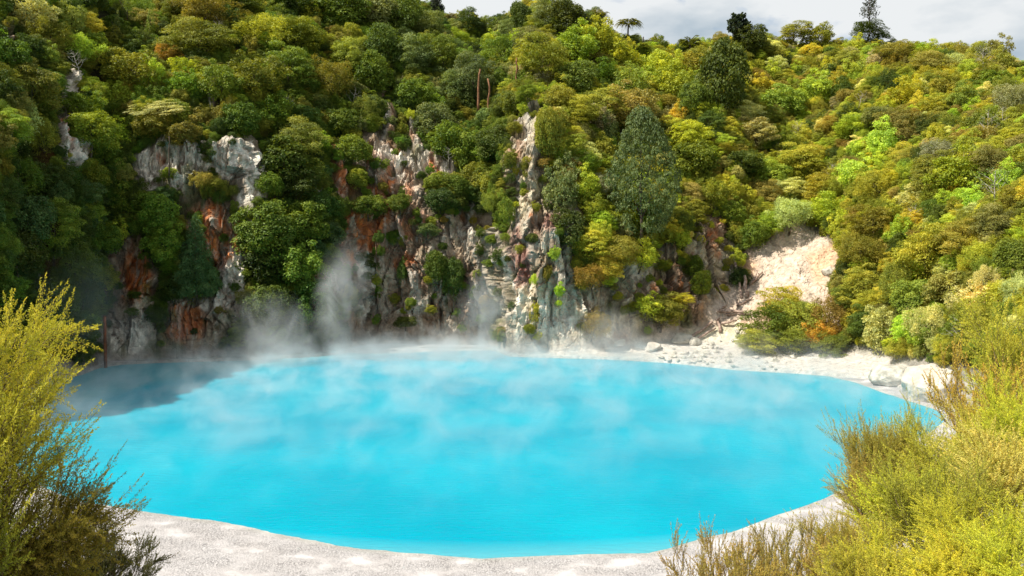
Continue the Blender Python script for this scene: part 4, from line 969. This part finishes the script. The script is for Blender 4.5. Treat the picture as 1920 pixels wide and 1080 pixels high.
stem(317, 255, 330, 3, 'thin dark dead trunk dividing the white streaked rock face', M_bark, 'dead_tree', fw=-1.2)

fern(206, 372, 44, 12, 'green tree fern among the bushes left of the white streaked rock face', (.12, .26, .04))
fern(1250, 455, 36, 10, 'small tree fern below the right side of the big domed tree', (.2, .26, .04))
fern(690, 175, 34, 12, 'small tree fern above the narrow red scar', (.14, .2, .04))
for q in [(408, 60, 34, 'thin pale bare tree standing out of the upper left slope'), (265, 150, 40, 'tangle of bare grey twigs in the open patch of the upper left slope'), (545, 210, 40, 'bare pale tree halfway up the slope above the shaded gully'),
          (660, 190, 36, 'bare thin tree left of the narrow red scar'), (1015, 150, 30, 'bare twiggy tree just above the tip of the headland'), (1500, 250, 34, 'bare grey tree in the middle of the broad right hillside'),
          (1610, 190, 30, 'short bare tree high on the broad right hillside'), (1715, 420, 44, 'bare branching tree low on the right hillside above the shoreline trees'), (1560, 330, 34, 'leafless pale shrub right of the gully on the right hillside'),
          (150, 130, 46, 'pale curved bare branches under the feathery yellow tree at upper left'), (840, 300, 34, 'thin white dead stem above the dark recessed wall'), (1130, 330, 30, 'bare grey twigs left of the big domed tree')]:
    bare(q[0], q[1] + 12, q[2], q[3], int(q[0]), .45, None, rad=.02, lean=(0, random.uniform(-.4, .4)))


# ------------------------------------------------------------------ rocks, logs and the pole
def rock_geo(seed, sq=.7, det=4, rough=.28, nf=9):
    import bmesh
    bm = bmesh.new(); bmesh.ops.create_icosphere(bm, subdivisions=det, radius=1)
    V = np.array([v.co[:] for v in bm.verts]); Fc = np.array([[v.index for v in f.verts] for f in bm.faces]); bm.free()
    r = np.random.default_rng(seed)
    for k in range(nf):        # flat facets
        n = rand_dirs(1, r)[0]; h = .5 + .4 * r.random(); dd = V @ n; V = V - np.maximum(dd - h, 0)[:, None] * n * .92
    V *= (1 + rough * .5 * fbm(V[:, 0] * 1.8 + seed, V[:, 1] * 1.8, V[:, 2] * 1.8, 5, seed))[:, None]; V[:, 2] *= sq
    return V, Fc
ROCKM = []
for k in range(5):
    V, Fc = rock_geo(60 + k, .5 + .1 * k, 3, .3, 14); o = mesh_obj('rock', V, Fc, M_rock if k != 2 else M_white, link=False, smooth=False); ROCKM.append(o.data); bpy.data.objects.remove(o)
def rock_at(px, py, wpx, label, k, group='rocks scattered on the far shore', cat='rock'):
    i = surf(px, py); P = pos[i]; s = wpx / F * fwd(P) / 2
    o = bpy.data.objects.new('rock', ROCKM[k]); COL.objects.link(o); o.location = P + np.array([0, -.2 * s, .25 * s]); o.scale = (s * (1 + .3 * random.random()), s, s * (.7 + .5 * random.random())); o.rotation_euler = (random.gauss(0, .2), random.gauss(0, .2), random.random() * 6.28)
    return tag(o, label, cat, group)
rock_at(1272, 637, 46, 'large pale rock lying at the far left foot of the landslip', 1, None)
rock_at(1300, 642, 24, 'grey rock touching the large pale rock at the foot of the landslip', 3, None)
rock_at(1484, 671, 15, 'single brownish rock alone on the smooth white sand below the landslip shrubs', 1, None)
rock_at(1545, 632, 22, 'brown boulder peeping out between the rusty shrubs on the landslip', 3, None)
rock_at(1230, 655, 34, 'pale rock slab on the ledge right of the rocky headland', 2, None)
rock_at(1165, 645, 34, 'pale rock in the steam at the foot of the rocky headland', 0, None)
rock_at(1548, 508, 26, 'pale block sticking out of the upper right edge of the landslip', 4, None)
rr3 = random.Random(5)
SHAPE = ['flattest', 'flat', 'squat', 'blocky', 'tall']
def spot_words(x, x0, x1):
    return ['at its left end', 'left of its middle', 'in its middle', 'right of its middle', 'at its right end'][min(4, int((x - x0) / (x1 - x0) * 5))]
for k in range(90):
    x = 1235 + 225 * rr3.random() ** 1.1; t = rr3.random(); y0 = 655 + (x - 1235) * .02; y1 = 676 + (x - 1235) * .095; w_ = 5 + 11 * rr3.random() ** 2.2
    sz_ = 'tiny' if w_ < 6.5 else ('small' if w_ < 9.5 else 'larger'); row_ = 'high on' if t < .33 else ('midway down' if t < .67 else 'by the water on'); kq = rr3.randrange(5)
    rock_at(x, y0 + (y1 - y0) * t, w_, f'{sz_} {SHAPE[kq]} {"white" if kq == 2 else "grey"} rock {row_} the rubble, {spot_words(x, 1235, 1460)}', kq, 'rubble rocks along the far shore')
for k in range(26):
    x = 1310 + 110 * rr3.random(); y = 652 - (x - 1310) * .45 + 22 * rr3.random(); kq = rr3.randrange(5)
    w_ = 5 + 8 * rr3.random()
    rock_at(x, y, w_, f'{"tiny" if w_ < 8 else ("small" if w_ < 11 else "larger")} {SHAPE[kq]} {"white" if kq == 2 else "grey"} rock on the scree below the fallen logs, {spot_words(x, 1310, 1420)}', kq, 'rocks on the scree slope')

V, Fc = rock_geo(4, .95, 5, .5, 2)
def boulder(name, px, py, wpx, hpx, Y, mat, label, geo, rz=0, depth=1.0):
    V, Fc = geo; s = wpx / F * Y / 2; h = hpx / F * Y / 2
    o = mesh_obj(name, V * np.array([s, s * depth, h / .95 * 1.35]), Fc, mat, smooth=True); zc = zfrom(py, Y)
    o.location = (xfrom(px, py, Y), Y, zc - h * .3); o.rotation_euler = (0, 0, rz); return tag(o, label, 'boulder')
boulder('boulder', 1744, 724, 108, 100, 88, M_white, 'big smooth white boulder at the water edge on the right shore', (V, Fc), .4)
boulder('boulder', 1672, 700, 84, 40, 97, M_rock, 'low pale rounded rock bank at the water edge left of the white boulder', rock_geo(8, .8, 5, .5, 0), 1.4)
boulder('boulder', 42, 1064, 150, 84, 21, M_white, 'pinkish white boulder cut by the bottom left corner of the photo', rock_geo(12, .8, 5, .2), .8)

def log_at(p0, p1, wpx, label, up0=.15, up1=.15):
    a = pos[surf(*p0)].copy(); b = pos[surf(*p1)].copy(); a[2] += up0; b[2] += up1; a[1] -= .15; b[1] -= .15
    b[1] = a[1] + np.clip(b[1] - a[1], -2.5, 2.5); b = np.array([xfrom(p1[0], p1[1], b[1]), b[1], zfrom(p1[1], b[1])]); s = wpx / F * a[1] / 2
    r = np.random.default_rng(int(p0[0] + p1[1])); t = np.linspace(0, 1, 6)[:, None]
    pts = (b - a) * t + r.normal(size=(6, 3)) * s * .35; V, Q = tubes([(pts, s * np.linspace(1, .65, 6))], 7)
    o = mesh_obj('fallen_log', V, Q, M_log, smooth=True); o.location = a; return tag(o, label, 'log', 'fallen logs beside the landslip')
for q in [((1297, 628), (1336, 604), 6, 'long thin log slanting up from the lowest heap of fallen wood'),
          ((1302, 632), (1344, 614), 5, 'log lying lowest of all in the heap beside the scree'),
          ((1346, 619), (1345, 596), 7, 'short pale stump standing upright in the lowest heap of wood'),
          ((1347, 578), (1394, 586), 7, 'thick greyish log lying flat in the middle heap of fallen wood'),
          ((1352, 586), (1408, 588), 5, 'thinner log lying just under the thick one in the middle heap'),
          ((1378, 574), (1412, 556), 5, 'log slanting up to the right out of the middle heap'),
          ((1395, 556), (1397, 518), 8, 'taller of the two upright snags standing beside the landslip'),
          ((1386, 553), (1386, 531), 6, 'shorter of the two upright snags beside the landslip'),
          ((1389, 514), (1374, 480), 7, 'leaning bare trunk above the two upright snags'),
          ((1400, 534), (1430, 509), 5, 'long log slanting up the left rim of the landslip'),
          ((1404, 530), (1422, 508), 4, 'thin stick along the left rim of the landslip, uppermost'),
          ((1350, 606), (1382, 600), 5, 'log between the middle and the lowest heap of wood'),
          ((1376, 572), (1380, 560), 5, 'short stub of wood poking up from the middle heap'),
          ((1364, 570), (1346, 584), 4, 'crossed branch at the left end of the middle heap')]:
    log_at(*q)
Yp = 110.5
V, Q = tubes([(np.array([[0, 0, -2.], [0, 0, 3.], [.03, 0, zfrom(592, Yp) + .0]]), [.2, .19, .17])], 10)
pole = mesh_obj('rusty_pole', V, Q, M_rust, smooth=True); pole.location = (xfrom(197, 640, Yp), Yp, 0); tag(pole, 'rusty brown pole standing upright in the water at the foot of the left cliff', 'pole')

# ------------------------------------------------------------------ fine leaved bushes near the camera
def manuka(seed, height, spread, stems=8, nb=13, nt=11, twig=.5, leafs=60, lsize=.055, lean=(0, 0), low=.25, rad=.05, up=.55, upright=.6, fat=.10):
    r = np.random.default_rng(seed); paths = []; TS, TD, TL = [], [], []
    for s in range(stems):
        a = s * 6.283 / stems + r.random() * .7; tilt = (.15 + .85 * r.random()) * spread
        top = np.array([math.cos(a) * tilt + lean[0] * height, math.sin(a) * tilt + lean[1] * height, height * (.7 + .35 * r.random())])
        c = np.array([math.cos(a) * tilt * .75, math.sin(a) * tilt * .75, height * .4]) + r.normal(size=3) * .08
        t = np.linspace(0, 1, 9)[:, None]; P = 2 * (1 - t) * t * c + t * t * top + r.normal(size=(9, 3)) * .03 * t
        paths.append((P, rad * np.linspace(1, .12, 9)))
        for b in range(nb):
            u = low + (1 - low) * (b + r.random() * .6) / nb; i = u * 8; i0 = min(int(i), 7); p0 = P[i0] + (P[i0 + 1] - P[i0]) * (i - i0)
            tan = P[i0 + 1] - P[i0]; tan /= np.linalg.norm(tan)
            o_ = rand_dirs(1, r)[0]; o_[2] = o_[2] * .4; o_ -= tan * o_.dot(tan); o_ /= np.linalg.norm(o_) + 1e-6
            out_ = np.array([p0[0], p0[1], 0]); out_ = out_ / (np.linalg.norm(out_) + .3)
            d = tan * .4 + o_ * .65 + out_ * .6 + np.array([0, 0, up * .3]); d /= np.linalg.norm(d)
            Lb = height * (.34 - .2 * u) * (.7 + .6 * r.random()) + .25
            q1 = p0 + d * Lb * .5; q2 = p0 + d * Lb * .85 + np.array([0, 0, up * Lb * .3]) ; q3 = q2 + (q2 - q1)
            pts = np.array([p0, q1, q2]); paths.append((pts, [rad * .32 * (1.2 - u), rad * .22 * (1.2 - u), rad * .08]))
            for w in range(nt):
                v = .15 + .85 * (w + r.random() * .5) / nt; s0 = (p0 + (q1 - p0) * v * 2) if v < .5 else (q1 + (q2 - q1) * (v - .5) * 2)
                dd = d * .75 + rand_dirs(1, r)[0] * .6 + np.array([0, 0, upright]); dd /= np.linalg.norm(dd)
                TS.append(s0); TD.append(dd); TL.append(twig * (.5 + .7 * r.random()) * (1.1 - .35 * v))
    TS, TD, TL = np.array(TS), np.array(TD), np.array(TL); nT = len(TS)
    bend = r.normal(size=(nT, 3)) * .18 + np.array([0, 0, .1])
    # the twigs themselves, three sided
    t3 = np.array([0, .5, 1.])
    cen = TS[:, None] + TD[:, None] * TL[:, None, None] * t3[None, :, None] + bend[:, None] * (TL[:, None, None] * t3[None, :, None] ** 2)
    A = np.cross(TD, [0, 0, 1.]); A /= np.linalg.norm(A, axis=1)[:, None] + 1e-6; B = np.cross(TD, A)
    an_ = np.arange(3) * 2.0944; rr_ = np.array([.006, .0045, .002])
    ring = cen[:, :, None, :] + rr_[None, :, None, None] * (np.cos(an_)[None, None, :, None] * A[:, None, None] + np.sin(an_)[None, None, :, None] * B[:, None, None])
    tv = ring.reshape(-1, 3); bq = []
    for k in range(2):
        for j in range(3): bq.append([k * 3 + j, k * 3 + (j + 1) % 3, k * 3 + 3 + (j + 1) % 3, k * 3 + 3 + j])
    tq = (np.array(bq)[None] + (np.arange(nT) * 9)[:, None, None]).reshape(-1, 4)
    WV, WQ = tubes(paths, 5); WQ2 = tq + len(WV); WV = np.concatenate([WV, tv]); WQ = np.concatenate([WQ, WQ2])
    # leaves: short narrow, pointing forward along the twig; side sprigs widen the spray
    u = np.linspace(.08, 1.05, leafs)[None, :] + r.random((nT, leafs)) * .03
    Pp = TS[:, None] + TD[:, None] * (TL[:, None] * u)[..., None] + bend[:, None] * (TL[:, None] * u ** 2)[..., None]
    sd_ = rand_dirs(nT * leafs, r).reshape(nT, leafs, 3)
    Pp = Pp + sd_ * (fat * (1.08 - u) ** .6 * np.sqrt(r.random((nT, leafs))))[..., None] * np.sqrt(TL[:, None, None] / .7)
    ld = TD[:, None] * .8 + sd_ * .75

    Pp = Pp.reshape(-1, 3); ld = ld.reshape(-1, 3)
    nn = rand_dirs(len(Pp), r) + np.array([0, 0, .6])
    V, Q = cards(Pp, nn, lsize * (.7 + .6 * r.random(len(Pp))), .3, r, ld)
    val = np.clip(np.repeat(r.random(nT), leafs) * .4 + .3 * r.random(len(Pp)) + .3 * np.clip(u, 0, 1).ravel(), 0, 1)
    return (WV, WQ), (V, Q, val)
M_twig = noise_mat('twig_bark', (.06, .045, .03), (.19, .14, .09), 9, bump=.3)
M_fine = leaf_mat('fine_foliage', 'OBJECT', trans=.34, spec=.2)
BUSHM = {}; BUSHD = {}
def bush_proto(key, **kw):
    (WV, WQ), (V, Q, val) = manuka(**kw)
    o = mesh_obj('trunk', WV, WQ, M_twig, link=False, smooth=True); a = o.data; bpy.data.objects.remove(o)
    o = mesh_obj('foliage', V, Q, M_fine, link=False, attrs={'leaf': ('FACE', 'FLOAT', val)}); b = o.data; bpy.data.objects.remove(o); BUSHM[key] = (a, b); BUSHD[key] = (np.percentile(V[:, 2], 99.7), np.percentile(V[:, 0], 99) - np.percentile(V[:, 0], 1))
bush_proto('bush1', seed=1, height=3.0, spread=1.8, stems=11, nb=10, nt=6, upright=.35, twig=1.05, leafs=120)
bush_proto('bush2', seed=2, height=3.0, spread=1.7, stems=12, nb=10, nt=6, upright=.5, twig=1.1, leafs=120)
bush_proto('low', seed=3, height=1.9, spread=1.5, stems=12, nb=8, nt=7, twig=.42, leafs=34, upright=.6, low=.25, rad=.03, fat=.08)
bush_proto('thick', seed=9, height=1.9, spread=1.6, stems=14, nb=10, nt=9, twig=.42, leafs=44, upright=.35, up=.1, low=.3, rad=.03, fat=.09)
bush_proto('tree', seed=4, height=5.6, spread=2.3, stems=12, nb=17, nt=9, twig=1.0, leafs=140, lean=(.20, .02), low=.3, rad=.09, upright=.15, up=.35, fat=.13)
bush_proto('bough', seed=6, height=3.2, spread=1.1, stems=6, nb=12, nt=7, twig=.9, leafs=110, lean=(.5, .0), low=.6, rad=.06, upright=.1, up=.1)
def bush(name, key, X, Y, s, rz, col, label, cat='shrub', sink=.1, tilt=(0, 0), sz=None, group=None):
    g = float(near_height(np.array([[X]]), np.array([[Y]]))[0][0, 0])
    root = empty(name, (X, Y, g - sink)); tag(root, label, cat, group)
    for nm, me in (('trunk', BUSHM[key][0]), ('foliage', BUSHM[key][1])):
        o = bpy.data.objects.new(nm, me); COL.objects.link(o); o.parent = root; o.scale = (s, s, sz or s); o.rotation_euler = (tilt[0], tilt[1], rz); o.color = (*col, 1)
    return root
YG1, YG2, YG3 = (.40, .43, .035), (.36, .36, .04), (.36, .3, .05)
def top_bush(name, key, px, py_top, Y, wpx, hgt, rz, col, label, **kw):
    """stand a bush so that its crown reaches the given row"""
    X = xfrom(px, py_top, Y); g = float(near_height(np.array([[X]]), np.array([[Y]]))[0][0, 0]); top = zfrom(py_top, Y)
    bh, bw = BUSHD[key]; sz = max((top - g + .1) / bh, .3); s = max(wpx / F * Y / bw, .7 * sz)
    return bush(name, key, X, Y, s, rz, col, label, sz=sz, **kw)
G = 'golden green shrubs in the right foreground'
top_bush('feathery_tree', 'tree', -275, 515, 13.0, 400, 6, .3, (.36, .35, .035), 'tall golden green feathery tree filling the left edge of the foreground', cat='tree', tilt=(0, .12))
top_bush('feathery_shrub', 'bough', -110, 800, 13.2, 150, 3, 0.0, (.17, .15, .02), 'dark brownish green shrub sweeping right over the water below the golden tree', tilt=(0, .3))
top_bush('dark_shrub', 'thick', 165, 985, 19.0, 150, 2, 1.3, (.06, .065, .015), 'small dark spreading shrub standing against the pale beach at lower left', tilt=(0, .25))
top_bush('golden_shrub', 'bush1', -125, 640, 12.5, 200, 3, .8, (.34, .34, .035), 'olive gold shrub at the left edge growing through the foot of the tall golden tree')
top_bush('golden_shrub', 'bush2', -110, 880, 12.0, 170, 3, 2.1, (.26, .30, .03), 'green shrub at the left edge under the dark sweeping shrub')
top_bush('feathery_shrub', 'low', 60, 1040, 14.0, 90, 2, 1.3, (.16, .18, .02), 'small green sprig in front of the pinkish boulder at bottom left')
RB = [('bush2', 1950, 760, 19, 200, YG1, 'golden shrub cut by the right edge between the bright yellow and the pale flowering ones'),
      ('bush1', 1780, 850, 15, 240, (.27, .28, .035), 'dense golden green shrub in the heart of the right foreground thicket'),
      ('bush2', 1880, 745, 24, 170, (.38, .33, .05), 'tawny shrub behind the broad golden one in the right foreground'),
      ('bush1', 1920, 990, 11, 260, YG1, 'yellow green shrub cut by the very corner at bottom right'),
      ('bush2', 1800, 1010, 11.5, 240, (.44, .42, .035), 'bright yellow shrub on the bottom edge second from the right corner'),
      ('bush2', 1640, 1020, 12.5, 200, (.36, .34, .04), 'olive yellow shrub on the bottom edge left of the yellow ones'),
('bush1', 1965, 540, 30, 260, YG2, 'pale topped shrub highest at the right edge of the foreground'),
      ('bush2', 1648, 775, 22, 110, (.30, .27, .05), 'thin brown green shrub whose tips reach up the lake edge beside the white boulder'),
      ('bush1', 1735, 752, 22, 130, (.36, .36, .04), 'feathery gold green shrub directly in front of the foot of the white boulder'),
      ('low', 1850, 650, 27, 80, (.40, .30, .05), 'brownish golden shrub with a tall tapering plume left of the right edge shrubs'),
      ('bush1', 1945, 690, 22, 200, YG1, 'bright yellow shrub at the right edge below the highest one'),
      ('bush2', 1668, 800, 22, 150, (.27, .25, .04), 'olive feathery shrub whose tips stand against the water at the upper left of the thicket'),
      ('bush1', 1810, 800, 20, 220, YG2, 'broad golden shrub in the middle of the right foreground thicket'),
      ('bush1', 1640, 850, 20, 170, (.30, .24, .05), 'brown green shrub jutting farthest over the lake in the right foreground'),
      ('bush2', 1895, 800, 16, 240, (.46, .42, .10), 'pale flowering shrub at the right edge halfway up the thicket'),
      ('bush2', 1720, 880, 17, 220, YG1, 'bright lime yellow shrub low in the right foreground thicket'),
      ('bush1', 1860, 930, 13.5, 260, (.38, .38, .03), 'bright green shrub in the bottom right corner'),
      ('bush2', 1600, 960, 16, 170, (.32, .28, .05), 'olive shrub at the bottom left end of the thicket beside the beach'),
      ('bush1', 1700, 990, 13.0, 230, (.42, .42, .035), 'yellow shrub on the bottom edge under the lime yellow one')]
for n, (k_, x, y, Y, w, c, lab) in enumerate(RB):
    top_bush('golden_shrub', k_, x, y, Y, w, 3, n * 1.3, c, lab, group=G)
for n, (x, y, Y, w, c, lab) in enumerate([(1360, 985, 15.5, 130, (.30, .22, .05), 'low thin twiggy shrub farthest left at the bottom edge against the white beach'),
                                          (1460, 975, 16, 130, (.28, .24, .06), 'low thin greyish shrub second from the left at the bottom edge'),
                                          (1540, 985, 15, 130, (.34, .26, .06), 'low twiggy brown shrub between the thin greyish one and the thicket'),
                                          (1410, 1030, 13.5, 110, (.30, .24, .05), 'short scrubby bush cut by the bottom edge in front of the thin shrubs')]):
    top_bush('twiggy_shrub', 'low', x, y, Y, w, 2, n * 2.1, c, lab, group='low twiggy shrubs on the near bank')


# ------------------------------------------------------------------ steam
def steam_mat(name, dens, scale, lo, hi, shape, aniso=.25, det=3, stretch=(1, 1, .6), off=(0, 0, 0), rate=1.0, top=4.0, distort=.8):
    m, N, L = newmat(name)
    o = N('ShaderNodeOutputMaterial'); v = N('ShaderNodeVolumePrincipled'); tc = N('ShaderNodeTexCoord'); geo = N('ShaderNodeNewGeometry')
    mp = N('ShaderNodeMapping'); mp.inputs['Scale'].default_value = stretch; mp.inputs['Location'].default_value = off
    n = N('ShaderNodeTexNoise'); n.inputs['Scale'].default_value = scale; n.inputs['Detail'].default_value = det; n.inputs['Roughness'].default_value = .55; n.inputs['Distortion'].default_value = distort
    mr = N('ShaderNodeMapRange'); mr.interpolation_type = 'SMOOTHSTEP'; mr.inputs[1].default_value = lo; mr.inputs[2].default_value = hi
    L(geo.outputs['Position'], mp.inputs[0]); L(mp.outputs[0], n.inputs['Vector']); L(n.outputs['Fac'], mr.inputs[0])
    fall = N('ShaderNodeMath'); fall.operation = 'MULTIPLY'
    if shape == 'ball':          # falls to nothing towards the surface of the unit ball
        ln = N('ShaderNodeVectorMath'); ln.operation = 'LENGTH'; f = N('ShaderNodeMapRange'); f.interpolation_type = 'SMOOTHSTEP'
        f.inputs[1].default_value = .98; f.inputs[2].default_value = .1; f.inputs[3].default_value = 0; f.inputs[4].default_value = 1
        L(tc.outputs['Object'], ln.inputs[0]); L(ln.outputs['Value'], f.inputs[0]); L(f.outputs[0], fall.inputs[0])
    else:
        sx = N('ShaderNodeSeparateXYZ'); f = N('ShaderNodeMapRange'); f.interpolation_type = 'SMOOTHSTEP'
        f.inputs[1].default_value = top; f.inputs[2].default_value = .1; f.inputs[3].default_value = 0; f.inputs[4].default_value = 1
        L(geo.outputs['Position'], sx.inputs[0]); L(sx.outputs['Z'], f.inputs[0])
        # thicker towards the far shore, and none past the water's edge
        g2 = N('ShaderNodeMapRange'); g2.inputs[1].default_value = 48; g2.inputs[2].default_value = 124; g2.inputs[3].default_value = .03; g2.inputs[4].default_value = 2.1
        L(sx.outputs['Y'], g2.inputs[0]); mm = N('ShaderNodeMath'); mm.operation = 'MULTIPLY'; L(f.outputs[0], mm.inputs[0]); L(g2.outputs[0], mm.inputs[1]); L(mm.outputs[0], fall.inputs[0])
    L(mr.outputs[0], fall.inputs[1])
    d = N('ShaderNodeMath'); d.operation = 'MULTIPLY'; d.inputs[1].default_value = dens; L(fall.outputs[0], d.inputs[0]); L(d.outputs[0], v.inputs['Density'])
    v.inputs['Color'].default_value = (.93, .95, .97, 1); v.inputs['Anisotropy'].default_value = aniso
    L(v.outputs[0], o.inputs['Volume']); m.cycles.volume_step_rate = rate; return m
an = np.linspace(0, 2 * math.pi, 49)[:-1]; RX, RY = 47, 45
ring = np.stack([np.cos(an) * RX - 2, 87 + np.sin(an) * RY], -1)
sv = np.concatenate([np.c_[ring, np.full(48, .04)], np.c_[ring, np.full(48, 5.0)], [[-2, 87, .04], [-2, 87, 5.0]]])
sf = [np.array([[k, (k + 1) % 48, 48 + (k + 1) % 48, 48 + k] for k in range(48)]), np.array([[(k + 1) % 48, k, 96] for k in range(48)] + [[48 + k, 48 + (k + 1) % 48, 97] for k in range(48)])]
st = mesh_obj('steam', sv, sf, steam_mat('lake_steam', .135, .27, .42, .80, 'layer', stretch=(1, .7, 1.2), rate=.3, top=4.6, det=7, distort=.7)); tag(st, 'thin patchy white steam drifting low over the turquoise lake', 'steam', kind='stuff')
import bmesh
def wisp(px, py, rx, ry, Y, dens, label, scale=.22, lo=.42, hi=.68, lean=0, k=0, ryd=None):
    bm = bmesh.new(); bmesh.ops.create_icosphere(bm, subdivisions=3, radius=1); me = bpy.data.meshes.new('steam_wisp'); bm.to_mesh(me); bm.free()
    o = bpy.data.objects.new('steam_wisp', me); COL.objects.link(o); c = F / Y
    o.location = (xfrom(px, py, Y), Y, max(zfrom(py, Y), 0.3)); o.scale = (rx / c, (ryd or min(rx / c, 5)), ry / c); o.rotation_euler = (0, lean, 0)
    me.materials.append(steam_mat('steam_%d' % k, dens, scale, lo, hi, 'ball', off=(k * 7.3, 0, k * 3.1), det=5, stretch=(1, 1, .55), rate=.9, distort=1.0))
    return tag(o, label, 'steam', kind='stuff')
WISPS = [(640, 560, 62, 130, 119, .42, 'tall bright plume of steam rising in front of the dark cliff', .25, .40, .66, .12),
         (505, 625, 110, 95, 114, .30, 'broad cloud of steam left of the tall plume', .22, .40, .68, 0),
         (250, 630, 140, 80, 110, .10, 'faint steam in front of the orange and grey cliff foot', .18, .38, .7, 0),
         (140, 560, 110, 120, 98, .08, 'very faint steam drifting up the left slope', .16, .38, .7, 0),
         (905, 600, 70, 110, 121, .22, 'steam rising in the corner left of the rocky headland', .25, .38, .68, 0),
         (800, 668, 300, 44, 118, .42, 'bank of steam along the foot of the recessed wall', .25, .36, .68, 0),
         (1130, 625, 130, 60, 118, .12, 'thin steam in front of the foot of the headland', .22, .38, .7, 0),
         (1400, 690, 330, 26, 104, .10, 'thin steam along the white shore', .22, .36, .7, 0),
         (520, 684, 200, 30, 112, .10, 'low steam along the foot of the left cliff', .2, .36, .7, 0)]
for k, w in enumerate(WISPS):
    wisp(w[0], w[1], w[2], w[3], w[4], w[5], w[6], w[7], w[8], w[9], w[10], k + 1)
